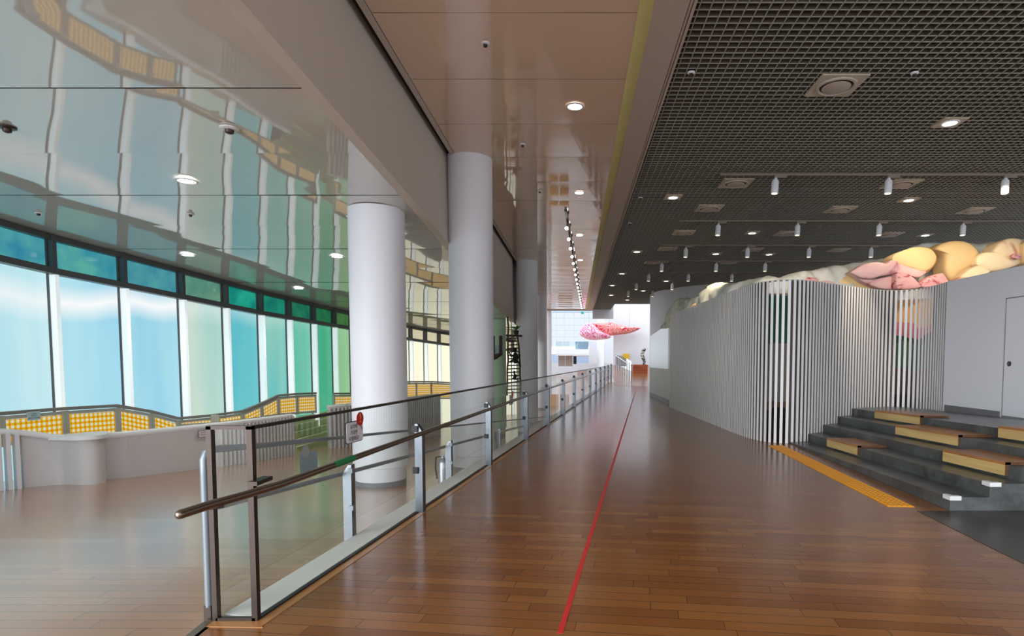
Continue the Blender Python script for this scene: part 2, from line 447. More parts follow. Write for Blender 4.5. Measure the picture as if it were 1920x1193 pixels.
# gallery floor on the left: level near the camera, ramping down, level again
b = MB()
ys = [-4, 1.4, 3.1, 3.4]+[3.6+.4*i for i in range(24)]+[14, 16, 18, 19, 20, 21, 22, 41, 92]
for y0, y1 in zip(ys, ys[1:]):
    def xr(y): return railx(y)-.2 if y > 3.4 else -2.2+(3.46-y)*.065
    z0, z1 = ramp(y0), ramp(y1)
    b.hexa([(-12, y0, z0-.2), (xr(y0), y0, z0-.2), (xr(y1), y1, z1-.2), (-12, y1, z1-.2)], [(-12, y0, z0), (xr(y0), y0, z0), (xr(y1), y1, z1), (-12, y1, z1)])
struct(b.build('floor', M['floor_l'], smooth=True))
# concrete by the steps
b = MB(); b.prism([(3.604, 6.03), (3.507, 4.485), (3.05, -3.9), (9, -3.9), (9, 6.03)], -.1, .004)
struct(b.build('floor', M['concrete_f']))
# white upstand between the two glass railings and the wood edging beside it
def along(y, off, z): return (railx(y)+RN.x*off, y+RN.y*off, z)
b = MB(); b.prism([along(3.47, -.015, 0)[:2], along(41, -.015, 0)[:2], along(41, -.235, 0)[:2], along(3.47+.026, -.235, 0)[:2]], -1.5, .02)
struct(b.build('trim_1', M['curb']))
b = MB()
b.prism([along(3.38, .0, 0)[:2], along(3.38, .085, 0)[:2], along(41, .085, 0)[:2], along(41, .0, 0)[:2]], -.02, .004)
b.prism([(-2.26, 3.38), (-2.26, 3.45), (-1.95, 3.45), (-1.87, 3.37)], -.02, .0045)
struct(b.build('trim_2', plain('oak_edging', (176, 122, 70), .3)))
b = MB(); b.prism([(-2.27, 3.45), (-2.22, 3.45), (-2.06, 1.4), (-2.12, 1.4)], -.02, .006)
struct(b.build('trim_3', plain('floor_joint_metal', (120, 108, 92), .35, .6)))
# red guide line
b = MB()
A, B2 = Vector((-.094, 3.30, 0)), Vector((3.66, 34.6, 0)); d = (B2-A).normalized(); w = Vector((d.y, -d.x, 0))*.017
b.prism([(A-w)[:2], (A+w)[:2], (B2+w)[:2], (B2-w)[:2]], .0005, .0025)
b.prism([(B2.x+.02, B2.y), (B2.x+.02, B2.y+.3), (B2.x-.9, B2.y+2.2), (B2.x-.9, B2.y+1.9)], .0005, .0025)
tag(b.build('guide_tape', M['tape']), 'long red tape line stuck along the corridor wood floor', 'tape')
# tactile strip
b = MB()
q = [(3.395, 6.23), (3.675, 6.20), (3.846, 10.68), (3.566, 10.68)]
b.prism(q, .0005, .006)
Q = [Vector((x, y, 0)) for x, y in q]
for i in range(60):
    for j in range(5):
        s_, t_ = (j+.5)/5, (i+.5)/60
        p = (Q[0]*(1-s_)+Q[1]*s_)*(1-t_)+(Q[3]*(1-s_)+Q[2]*s_)*t_
        b.lathe([(.02, .005), (.014, .0105)], (p.x, p.y, 0), 8)
tag(b.build('tactile_strip', M['tactile']), 'yellow tactile paving strip with raised dots in front of the concrete steps', 'tactile paving')

# ================================================================== CEILINGS
# glossy left ceiling: panels running across, slightly sagged, following the slope
b = MB(); nx = 18
j0 = 5.08-1.36*4
Y = j0; pi_ = 0
while Y < 29:
    y1 = Y+1.352; ny = 12; base = len(b.v); ph = random.uniform(-1, 1)
    for j in range(ny+1):
        v = j/ny; y = Y+(y1-Y)*v
        xl = facx(min(max(y, 1.55), 28.7))-.05 if y > 1.55 else -8.98
        for i in range(nx+1):
            u = i/nx; x = xl+(-2.24-xl)*u
            sag = .0035*(1+.5*ph)*(4*v*(1-v))+.0022*noise.noise(Vector((x*.9, y*1.1, pi_*5.)))
            b.v.append((x, y, lceil(y)-sag+.004*(pi_ % 2)))
    for j in range(ny):
        for i in range(nx):
            q = base+j*(nx+1)+i; b.f.append((q, q+nx+1, q+nx+2, q+1))
    Y += 1.36; pi_ += 1
struct(b.build('ceiling', M['lceil'], smooth='full'))
b = MB()
yy = [-.5, 4, 5.7, 7.5, 9.7, 14, 20.7, 30]
for y0, y1 in zip(yy, yy[1:]):
    b.hexa([(-12, y0, lceil(y0)+.02), (-2.3, y0, lceil(y0)+.02), (-2.3, y1, lceil(y1)+.02), (-12, y1, lceil(y1)+.02)], [(-12, y0, 5.6), (-2.3, y0, 5.6), (-2.3, y1, 5.6), (-12, y1, 5.6)])
struct(b.build('ceiling', M['dark']))
# glossy central soffit
b = MB(); Y = 7.4-1.38*6; pi_ = 0
while Y < 40.5:
    y1 = Y+1.373; ny = 10; base = len(b.v); nx2 = 10; ph = random.uniform(-1, 1)
    for j in range(ny+1):
        v = j/ny; y = Y+(y1-Y)*v
        for i in range(nx2+1):
            u = i/nx2; x = -2.05+(.66+2.05)*u
            sag = .004*(1+.5*ph)*(4*v*(1-v))+.0025*noise.noise(Vector((x*1.2, y*1.1, pi_*7.+3)))
            b.v.append((x, y, CEIL-sag))
    for j in range(ny):
        for i in range(nx2):
            q = base+j*(nx2+1)+i; b.f.append((q, q+nx2+1, q+nx2+2, q+1))
    Y += 1.38; pi_ += 1
struct(b.build('ceiling', M['soffit'], smooth='full'))
b = MB(); b.box(-2.13, -2.06, -1, 41, CEIL-.012, CEIL+.05); b.box(-2.13, -2.056, -1, 41, CEIL+.02, CEIL+.03)
struct(b.build('trim_4', M['fascia']))
b = MB(); b.box(-2.4, 2.45, -1, 41, CEIL+.42, CEIL+.5); b.box(2.45, 22, -1, 36.7, CEIL+.42, CEIL+.5); b.box(-2.3, .66, -1, 41, CEIL+.1, CEIL+.12)
struct(b.build('ceiling', M['plenum']))
b = MB(); b.box(.62, .77, -1, 41, CEIL-.012, CEIL+.02)
struct(b.build('trim_5', M['cove']))
b = MB(); b.box(.76, 1.09, -1, 41, CEIL-.06, CEIL+.4); b.box(1.10, 1.125, -1, 41, CEIL-.05, CEIL+.3); b.box(1.135, 1.165, -1, 41, CEIL-.055, CEIL+.3)
b3 = MB(); b3.box(1.165, 2.62, 40.7, 41, CEIL-.62, CEIL+.5); struct(b3.build('trim_9', M['wallwhite'])); b.box(-2.3, 1.2, 40.75, 41, CEIL-.05, CEIL+2)
struct(b.build('trim_6', M['trimband']))
# open-cell grid: real blades both ways
b = MB(); cell = .1165; zt, zb, hw = CEIL+.075, CEIL, .0055
gx0, gx1, gy0, gy1 = 1.17, 19.5, .5, 40.7
x = gx0+.05
b2 = MB()
def gend(v): return 36.7 if v > 2.45 else gy1
while x < gx1:
    b.box(x-hw, x+hw, gy0, gend(x), zb+.006, zt); b2.box(x-hw-.0005, x+hw+.0005, gy0, gend(x), zb, zb+.006); x += cell
y = gy0
while y < gy1:
    xe = gx1 if y < 36.7 else 2.45
    b.box(gx0, xe, y-hw, y+hw, zb+.0068, zt-.0008); b2.box(gx0, xe, y-hw-.0005, y+hw+.0005, zb+.0008, zb+.0068); y += cell
gr = struct(b.build('ceiling', M['grid'])); b2.build('blade_edges', M['gridedge'], gr)
# beam face between the two ceilings
b = MB()
for y0, y1 in zip([-.5, 4, 5.7, 7.5, 9.7, 14], [4, 5.7, 7.5, 9.7, 14, 20.6]):
    b.hexa([(-2.32, y0, lceil(y0)-.02), (-2.2, y0, lceil(y0)-.02), (-2.2, y1, lceil(y1)-.02), (-2.32, y1, lceil(y1)-.02)], [(-2.32, y0, 5.3), (-2.235, y0, 5.3), (-2.235, y1, 5.3), (-2.32, y1, 5.3)])
struct(b.build('wall_beam', M['fascia']))
b = MB()
for y0, y1 in zip([-.5, 4, 5.7, 7.5, 9.7, 14], [4, 5.7, 7.5, 9.7, 14, 20.6]):
    b.hexa([(-2.235, y0, lceil(y0)-.024), (-2.192, y0, lceil(y0)-.024), (-2.192, y1, lceil(y1)-.024), (-2.235, y1, lceil(y1)-.024)], [(-2.235, y0, lceil(y0)-.006), (-2.192, y0, lceil(y0)-.006), (-2.192, y1, lceil(y1)-.006), (-2.235, y1, lceil(y1)-.006)])
struct(b.build('trim_7', M['fascia']))

# ================================================================== COLUMNS
M['col_greenlit'] = plain('column_green_light', (186, 216, 186), .5, var=.03)  # green window light on this column painted into its colour
def column(x, y, r, z0, z1, label, base=True, mat='column'):
    t = thing('round_column', label, 'column', (x, y, z0), 'round white columns')
    bb = MB(); prof = [(r, z0+(.30 if base else 0)), (r, z1)]
    if base: prof = [(r-.03, z0+.10), (r-.03, z0+.29), (r, z0+.30), (r, z1)]
    bb.lathe(prof, (x, y, 0), 64); bb.build('shaft', M[mat], t, smooth=True)
    if base:
        bb = MB(); bb.lathe([(r-.035, z0), (r-.035, z0+.10)], (x, y, 0), 64); bb.build('base_ring', M['col_base'], t, smooth=True)
    return t
column(-2.87, 8.45, .39, ramp(8.45)-.01, lceil(8.45)+.01, 'round white column with grey base ring standing on the ramp floor below the low glossy ceiling')
column(-1.85, 10.3, .385, ramp(10.3)-.01, CEIL+.05, 'tall round white column right behind the glass railing, nearest one under the central soffit')
column(-2.8, 20.0, .385, ramp(20), lceil(20)+.01, 'slim round column with greenish light behind the hanging dark bowl sculpture', True, 'col_greenlit')
column(-1.75, 20.75, .385, -1.07, CEIL+.05, 'round column at the end of the beam, beside the rope ladder sculpture')
column(-1.93, 31, .385, -1.07, CEIL+.05, 'pale round column next beyond the beam end, against the bright atrium')
column(-2.1, 41.2, .385, -1.07, 9, 'farthest tall white column at the bright atrium edge', False)

# ================================================================== FACADE WINDOWS
PC = {0: ((176, 226, 240), (206, 240, 244), (58, 152, 182), (96, 190, 186), .7), 1: ((150, 214, 238), (186, 232, 243), (58, 158, 182), (104, 196, 180), .95),
      2: ((136, 204, 234), (178, 228, 240), (62, 146, 178), (96, 184, 180), .95), 3: ((158, 212, 206), (208, 226, 212), (84, 150, 136), (120, 170, 140), .3),
      4: ((92, 190, 206), (120, 206, 206), (16, 132, 122), (40, 190, 160), .25), 5: ((74, 190, 196), (150, 208, 192), (20, 128, 112), (40, 160, 130), .15),
      6: ((76, 190, 168), (132, 202, 178), (24, 112, 92), (40, 140, 100), .1), 7: ((64, 170, 130), (84, 182, 142), (28, 100, 70), (40, 130, 80), .05),
      8: ((140, 196, 146), (164, 206, 156), (56, 112, 60), (80, 130, 70), .05), 9: ((168, 204, 150), (190, 212, 158), (84, 124, 66), (110, 140, 80), .05)}
def pane_cols(i):
    if i in PC: return PC[i]
    if i < 0: return PC[[2, 0, 1][i % 3]]
    t = min(1, (i-9)/2)
    a = tuple(int(p+(q-p)*t) for p, q in zip((172, 204, 150), (250, 245, 216))); c = tuple(int(p+(q-p)*t) for p, q in zip((110, 140, 80), (230, 222, 184)))
    return (a, tuple(min(255, x+8) for x in a), c, tuple(min(255, x+12) for x in c), .0)
for i in range(len(MU)-1):
    P, Q = Vector(MU[i]+(0,)), Vector(MU[i+1]+(0,)); d = (Q-P).normalized(); n = Vector((d.y, -d.x, 0))   # n points indoors (+X)
    idx = i-5; ca, cb, ta, tb, hi = pane_cols(idx)
    zf = ramp(P.y)-.1
    zc0, zc1 = lceil(P.y), lceil(Q.y)
    tr0, tr1 = zc0-.60+.012*min(max(P.y-10, 0), 8), zc1-.60+.012*min(max(Q.y-10, 0), 8)
    w = thing('window_%d' % (i+1), None, None, (P.x, P.y, zf)); struct(w)
    bb = MB(); a, c = P+d*.04, Q-d*.04
    bb.add([(a.x, a.y, zf), (c.x, c.y, zf), (c.x, c.y, tr1), (a.x, a.y, tr0)], [(0, 1, 2, 3)])
    bb.build('pane', window_pane('film_pane_%d' % i, ca, cb, hi, .98 if idx < 10 else 1.05, i), w)
    bb = MB(); bb.add([(a.x, a.y, tr0), (c.x, c.y, tr1), (c.x, c.y, zc1), (a.x, a.y, zc0)], [(0, 1, 2, 3)])
    bb.build('transom_pane', window_pane('film_transom_%d' % i, ta, tb, 0, .75, i+.5, True), w)
    bb = MB()   # dark frame: head, transom, edge beads
    o_ = n*.05
    bb.bar(Vector((P.x, P.y, zc0-.05))+o_, Vector((Q.x, Q.y, zc1-.05))+o_, .12, .09)
    bb.bar(Vector((P.x, P.y, tr0))+o_*1.4, Vector((Q.x, Q.y, tr1))+o_*1.4, .16, .10)
    for e, s_ in ((P, 1), (Q, -1)):
        p = e+d*.045*s_; zt_ = zc0 if s_ > 0 else zc1
        bb.box(p.x-.014, p.x+.03, p.y-.012, p.y+.012, zf, zt_-.03)
    bb.build('frame', M['frame_d'], w)
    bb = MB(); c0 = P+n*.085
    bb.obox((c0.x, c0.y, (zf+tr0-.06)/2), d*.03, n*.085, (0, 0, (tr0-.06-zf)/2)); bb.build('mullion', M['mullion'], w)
    bb = MB(); bb.obox((c0.x, c0.y, (tr0+zc0)/2), d*.032, n*.06, (0, 0, (zc0-tr0)/2-.01)); bb.build('upper_mullion', M['frame_d'], w)

# ================================================================== GINGHAM RAILINGS
def inset(p, off):
    y = min(max(p[1], 1.6), 28.6); return facx(y)+off
def hit_facade(px, py, off):
    a = ray(px, py); lo, hi = 1., 60.
    f = lambda t: a[0]*t-(facx(min(max(a[1]*t, 1.55), 28.7))+off)
    t = lo
    while t < hi and f(t)*f(t*1.004) > 0: t *= 1.004
    return Vector((a[0]*t, a[1]*t, EYE+a[2]*t))
def gingham_run(tops, bottoms, off, label):
    """tops: photo points along the rail; bottoms: None (down to the floor) or photo y of the lower edge"""
    P = [hit_facade(x, y, off) for x, y in tops]
    t = thing('gingham_railing', label, 'railing', (P[0].x, P[0].y, ramp(P[0].y)))
    bb = MB()
    for a, c in zip(P, P[1:]): bb.bar(a, c, .06, .05)
    bb.build('top_rail', M['greymetal'], t)
    ln = 0.
    for i, (a, c) in enumerate(zip(P, P[1:])):
        zb = []
        for q, k2 in ((a, i), (c, i+1)):
            zb.append(ramp(q.y)+.06 if bottoms is None else hy(tops[k2][0], bottoms[k2], q.y)[2])
        d = Vector((c.x-a.x, c.y-a.y, 0)); L = d.length; d.normalize()
        bb = MB(); fr = .055
        A0, C0 = a+d*fr, c-d*fr
        zt0, zt1 = a.z-.055, c.z-.055
        vs = [(A0.x, A0.y, zb[0]+.04), (C0.x, C0.y, zb[1]+.04), (C0.x, C0.y, zt1-.04), (A0.x, A0.y, zt0-.04)]
        bb.add(vs, [(0, 1, 2, 3)])
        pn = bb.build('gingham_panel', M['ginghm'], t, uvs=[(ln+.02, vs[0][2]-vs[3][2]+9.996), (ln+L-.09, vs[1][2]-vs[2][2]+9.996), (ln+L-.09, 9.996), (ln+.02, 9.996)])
        bb = MB()
        for q, z0_, z1_, s_ in ((a, zb[0], zt0, 1), (c, zb[1], zt1, -1)):
            p = q+d*.028*s_; bb.obox((p.x, p.y, (z0_+z1_)/2), d*.026, Vector((d.y, -d.x, 0))*.02, (0, 0, (z1_-z0_)/2+.02))
        bb.bar((a.x, a.y, zt0-.01), (c.x, c.y, zt1-.01), .036, .05)
        bb.bar((a.x, a.y, zb[0]+.02), (c.x, c.y, zb[1]+.02), .036, .05)
        bb.build('panel_frame', M['gframe'], t)
        ln += L
    return t
g1 = gingham_run([(-130, 788), (0, 776), (121, 766.5), (219, 761), (283, 772), (334, 785)], [856, 836, 828, 824, 832, 842], .62, 'yellow gingham railing by the blue windows, dipping to the right')
g2 = gingham_run([(334, 785), (400, 779), (454, 771.5), (490, 757), (521, 742), (556, 739), (592, 737.5)], [800, 796, 790, 784, 779, 776, 773], .5, 'yellow gingham railing climbing to the right, ending left of the green steps')
g3 = gingham_run([(625, 738.5), (660, 738), (700, 737)], [771, 767, 764], .5, 'short yellow gingham railing beside the near column, right of the green steps')
g4 = gingham_run([(752, 716.5), (780, 716), (808, 716), (846, 718)], [748, 748, 748, 748], .7, 'yellow gingham railing in front of the cream windows between two columns')
# electrical box on the railing post
p = hit_facade(402, 786, .62)
b = MB(); b.obox(p+Vector((.05, -.05, 0)), (.07, .02, 0), (-.01, .03, 0), (0, 0, .09))
o = b.build('junction_box', M['gframe']); tag(o, 'small grey junction box on the gingham railing post', 'junction box')

# ================================================================== PARAPETS
def path_z(top): return lambda p: top
def smooth_path(pts, n=8):
    out = []
    P = [Vector(p) for p in pts]
    for i in range(len(P)-1):
        p0, p1, p2, p3 = P[max(i-1, 0)], P[i], P[i+1], P[min(i+2, len(P)-1)]
        for k2 in range(n):
            t = k2/n
            out.append(.5*((2*p1)+(p2-p0)*t+(2*p0-5*p1+4*p2-p3)*t*t+(3*p1-p0-3*p2+p3)*t**3))
    out.append(P[-1]); return out
def flute_wall(bb, path, z0, z1, pitch, r):
    """vertical half-round flutes along an XY path"""
    P = [Vector((p[0], p[1])) for p in path]; L = [0]
    for a, c in zip(P, P[1:]): L.append(L[-1]+(c-a).length)
    n = max(2, int(L[-1]/pitch))
    for k2 in range(n+1):
        s_ = L[-1]*k2/n
        i = max(j for j in range(len(L)) if L[j] <= s_+1e-9); i = min(i, len(P)-2)
        t = (s_-L[i])/max(L[i+1]-L[i], 1e-6); p = P[i].lerp(P[i+1], t)
        zz0 = z0(p) if callable(z0) else z0; zz1 = z1(p) if callable(z1) else z1
        bb.lathe([(r, zz0), (r, zz1)], (p.x, p.y, 0), 10)
# main low wall
wp = [(-7.60, 8.36), (-7.42, 8.42), (-7.40, 8.9), (-7.17, 9.17), (-6.95, 9.85), (-6.77, 10.5), (-6.66, 10.75)]
t = thing('low_parapet', 'low white curved parapet wall with rounded cap and fluted end, nearest the blue windows', 'parapet', (-7.2, 9.2, ramp(9.2)))
zfl = lambda p: ramp(p[1])-.02
b = MB(); b.sheet([(-7.40, 8.75), (-7.36, 8.95), (-7.17, 9.17), (-6.95, 9.85), (-6.77, 10.5), (-6.665, 10.75)], zfl, .385, .16, 1); b.build('wall_panel', M['parapet'], t, smooth=True)
b = MB(); fl = [(-6.655, 10.78), (-6.60, 11.3), (-6.56, 11.8), (-6.50, 12.5), (-6.44, 13.1)]
b.sheet([(x-.05, y) for x, y in fl], zfl, .32, .1, 1); flute_wall(b, fl, zfl, .32, .115, .035); b.build('fluted_panel', M['parapet'], t, smooth=True)
b = MB(); b.tube([(x-.05, y, .405-.022*(y-9)) for x, y in smooth_path([(-7.42, 8.8), (-7.36, 8.95), (-7.17, 9.17), (-6.95, 9.85), (-6.77, 10.5), (-6.60, 11.3), (-6.50, 12.5), (-6.44, 13.12)], 5)], .055, 12); b.build('cap_rail', M['cap'], t, smooth=True)
# rounded projecting return with wide cap
t = thing('rounded_parapet', 'white parapet return with bulging rounded end and wide white cap, left foreground', 'parapet', (-7.3, 8.4, ramp(8.4)))
pp = smooth_path([(-7.79, 8.08), (-7.7, 8.26), (-7.55, 8.40), (-7.35, 8.37), (-7.2, 8.35), (-7.08, 8.42), (-7.06, 8.55), (-7.15, 8.72), (-7.34, 8.86)], 6)
b = MB(); b.sheet(pp, zfl, lambda p: lerp([(-7.8, .57), (-7.6, .45)], p[0]), .1, 1); b.build('wall_panel', M['parapet'], t, smooth=True)
b = MB(); cp = [(p[0], p[1]) for p in smooth_path([(-7.62, 8.30), (-7.38, 8.29), (-7.18, 8.27), (-7.03, 8.36), (-7.0, 8.54), (-7.12, 8.76), (-7.36, 8.95), (-7.62, 8.62)], 5)]
b.prism(cp, .435, .49); b.build('cap', M['cap'], t, smooth=True)
b = MB(); b.tube([(-8.1, 7.4, .64), (-7.97, 7.70, .635), (-7.9, 7.86, .62), (-7.80, 8.06, .575), (-7.7, 8.25, .52), (-7.6, 8.36, .475), (-7.48, 8.42, .46)], .045, 10); b.build('cap_rail', M['cap'], t, smooth=True)
for i, (x, y) in enumerate([(-8.02, 7.58), (-7.98, 7.67), (-7.94, 7.76), (-7.90, 7.85), (-7.86, 7.94), (-7.82, 8.025)]):
    b = MB(); b.obox((x, y, (ramp(y)+.58)/2), (.01, .02, 0), (-.05, .025, 0), (0, 0, (.58-ramp(y))/2)); b.build('board', M['white'], t)
# right-hand parapet beyond the steps
t = thing('fluted_parapet', 'low white fluted parapet running behind the near column, right of the green steps', 'parapet', (-6.0, 16, ramp(16)))
fl = smooth_path([(-6.42, 15.05), (-6.30, 15.2), (-6.0, 15.85), (-5.6, 17.2), (-5.2, 18.8), (-4.8, 20.3)], 5)
b = MB(); b.sheet([(p[0]-.04, p[1]) for p in fl], zfl, .33, .1, 1); flute_wall(b, fl, zfl, .33, .12, .035); b.build('fluted_panel', M['parapet'], t, smooth=True)
b = MB(); b.tube([(p[0]-.06, p[1], .35) for p in fl], .065, 10); b.build('cap_rail', M['cap'], t, smooth=True)
# green lit steps up to the windows
t = thing('gallery_steps', 'pale green steps with white nosings between the two gingham railings', 'steps', (-7.1, 15.6, ramp(15.6)))
b = MB(); c = MB()
for i in range(5):
    x0 = -7.02-.09*i; zt_ = -.60+.17*i
    f0, f1 = facx(14.5)+.02, facx(17.3)+.02
    b.prism([(x0, 14.45), (x0+.12, 17.25), (f1, 17.25), (f0, 14.45)], lambda p: ramp(p[1])-.03, zt_)
    c.prism([(x0+.004, 14.45), (x0+.124, 17.25), (x0+.09, 17.25), (x0-.03, 14.45)], zt_-.012, zt_+.006)
b.build('tread', M['lime'], t); c.build('nosing', M['nosing'], t)
b = MB(); q0 = hy(597, 755, 16.7); b.tube([hy(597, 783, 16.7), hy(597, 755, 16.7), hy(602, 754, 16.9), hy(603, 783, 16.9)], .014, 6)
b.bar(hy(603, 765, 16.95), hy(622, 764, 17.1), .02, .03)
tag(b.build('grab_rail', M['silver']), 'thin metal grab rail at the top of the green steps', 'handrail')

# ================================================================== CORRIDOR GLASS RAILING
PY = [6.0, 8.68, 11.4, 14.0, 16.7, 19.4, 22.05, 25.0, 28.0, 31.0, 34.0, 37.4, 40.8]
t = thing('glass_railing', 'long glass railing with steel handrail along the corridor edge', 'railing', (railx(3.46), 3.46, 0))
RT = 1.19
def quad_pane(bb, a, c, z0a, z1a, z0c, z1c):
    return bb.add([(a[0], a[1], z0a), (c[0], c[1], z0c), (c[0], c[1], z1c), (a[0], a[1], z1a)], [(0, 1, 2, 3)])
yy = [3.49]+PY
for y0, y1 in zip(yy, yy[1:]):
    bb = MB(); quad_pane(bb, along(y0+.02, 0, 0), along(y1-.02, 0, 0), .03, RT, .03, RT); bb.build('glass_pane', M['glass'], t)
bb = MB(); quad_pane(bb, (-2.19, 3.47), (-1.98, 3.47), .03, RT, .03, RT); bb.build('end_pane', clear_glass('end_pane_glass', (.93, .97, .95, 1), 1., .012), t)
bb = MB(); bb.bar(along(3.46, 0, RT), along(40.8, 0, RT), .022, .022); bb.build('top_rail', M['steel_d'], t)
bb = MB()
bb.box(-2.22, -2.19, 3.45, 3.49, 0, RT+.01); bb.box(-1.98, -1.945, 3.45, 3.49, 0, RT+.01); bb.box(-2.22, -1.945, 3.45, 3.485, RT-.01, RT+.012); bb.box(-2.2, -1.96, 3.45, 3.48, .0, .022)
bb.build('end_frame', M['steel_d'], t)
bb = MB(); bb.bar(along(3.46, 0, .008), along(40.8, 0, .008), .03, .016); bb.build('base_channel', M['black'], t)
def hrz(y): return .815+.0105*(y-3.4)
bb = MB()
bb.tube([(-1.957, 2.797, .836), (-1.9565, 2.80, .836), (-1.956, 2.808, .836), (-1.955, 2.822, .836), (-1.935, 3.0, .834), (-1.90, 3.30, .822), along(3.6, .085, hrz(3.5)), along(5, .085, hrz(5)), along(12, .085, hrz(12)), along(25, .085, .965), along(41, .085, 1.0)], [.006, .014, .021, .024]+[.024]*7, 16)
bb.build('handrail', M['handrail'], t, smooth=True)
bb = MB(); bb.tube([along(4.23, .085, hrz(4.22)), along(4.52, .085, hrz(4.52))], .0255, 14); bb.build('green_wrap', M['green_tape'], t, smooth=True)
bb = MB(); bb.obox((-1.975, 3.06, .806), (.055, .05, 0), (-.018, .02, 0), (0, 0, .007)); bb.build('bracket', M['steel_d'], t)
bb = MB(); bb.obox((-1.93, 3.5, .86), (.0, .09, 0), (.03, 0, 0), (0, 0, .012)); bb.build('bracket', M['steel_d'], t)
for y in PY:
    bb = MB(); p = Vector(along(y, .02, 0)); h = hrz(y)+.09
    # tapering flat post with slanted head
    a, n = RD*.012, RN
    lo = [p-RN*.03-RD*.04, p+RN*.05-RD*.04, p+RN*.05+RD*.04, p-RN*.03+RD*.04]
    up = Vector((0, 0, h-.08)); top = Vector((0, 0, h))
    bb.hexa(lo, [q+up for q in lo]); bb.hexa([q+up for q in lo], [p-RN*.03-RD*.03+top, p-RN*.005-RD*.03+top, p-RN*.005+RD*.03+top, p-RN*.03+RD*.03+top])
    post = bb.build('post', M['steel'], t)
    for zc in (.45, h-.05):
        bb = MB(); q = p-RN*.02-RD*.04; bb.obox((q.x, q.y, zc), RN*.028, RD*.022, (0, 0, .032)); bb.build('glass_clamp', M['black'], post)

# ramp-side railing: second row, dropping with the ramp
LY = [5.1, 7.75, 10.4, 13.0, 15.7, 18.4, 21.0, 23.7, 26.4, 29.1]
t = thing('ramp_railing', 'second glass railing behind the first, its rails dropping along the ramp', 'railing', (-2.25, 3.46, 0))
def lz(y): return 1.045-.0815*(y-3.5) if y < 20 else 1.045-.0815*16.5
def lal(y, off): p = along(y, -.25+off, 0); return p
yy = [3.49]+LY
for y0, y1 in zip(yy, yy[1:]):
    bb = MB(); a, c = lal(y0+.02, 0), lal(y1-.02, 0); quad_pane(bb, a, c, min(.03, ramp(y0)+.03), lz(y0)-.01, ramp(y1)+.03, lz(y1)-.01); bb.build('glass_pane', M['glass'], t)
bb = MB()
a = (-2.262, 3.49)
pts = [(a[0], a[1], .08), (a[0], a[1], .9), (a[0], a[1], .99), (a[0]+.003, a[1]+.02, 1.03), (a[0]+.01, a[1]+.07, 1.045)]+[lal(y, 0)[:2]+(lz(y),) for y in (3.8, 5, 8, 12, 16, 20, 29.1)]
bb.tube(pts[:5], .024, 12); bb.tube(pts[4:], [.024, .02, .014, .012, .012, .012, .012, .012], 10); bb.build('top_rail', M['silver'], t, smooth=True)
bb = MB(); bb.box(a[0]-.022, a[0]+.022, a[1]-.022, a[1]+.022, 0, .09); bb.build('foot', M['steel_d'], t)
def lhz(y): return .605-.0595*(min(y, 21)-4.58)
bb = MB(); bb.tube([lal(y, -.09)[:2]+(lhz(y),) for y in (3.52, 5, 7, 9, 12, 16, 20, 29)], .02, 12); bb.build('handrail', M['silver'], t, smooth=True)
for y in LY:
    p = Vector(lal(y, 0)); z0 = ramp(y); h = lhz(y)+.09; bb = MB()
    lo = [p-RN*.06-RD*.035, p+RN*.02-RD*.035, p+RN*.02+RD*.035, p-RN*.06+RD*.035]; up = Vector((0, 0, h-.08)); top = Vector((0, 0, h)); lz_ = Vector((0, 0, z0))
    bb.hexa([q+lz_ for q in lo], [q+up for q in lo]); bb.hexa([q+up for q in lo], [p-RN*.01-RD*.03+top, p+RN*.02-RD*.03+top, p+RN*.02+RD*.03+top, p-RN*.01+RD*.03+top])
    post = bb.build('post', M['steel'], t)
    for zc in (.28 if y < 6 else z0+.4, h-.05):
        bb = MB(); q = p+RN*.02-RD*.035; bb.obox((q.x, q.y, zc), RN*.02, RD*.018, (0, 0, .02)); bb.build('glass_clamp', M['silver'], post)

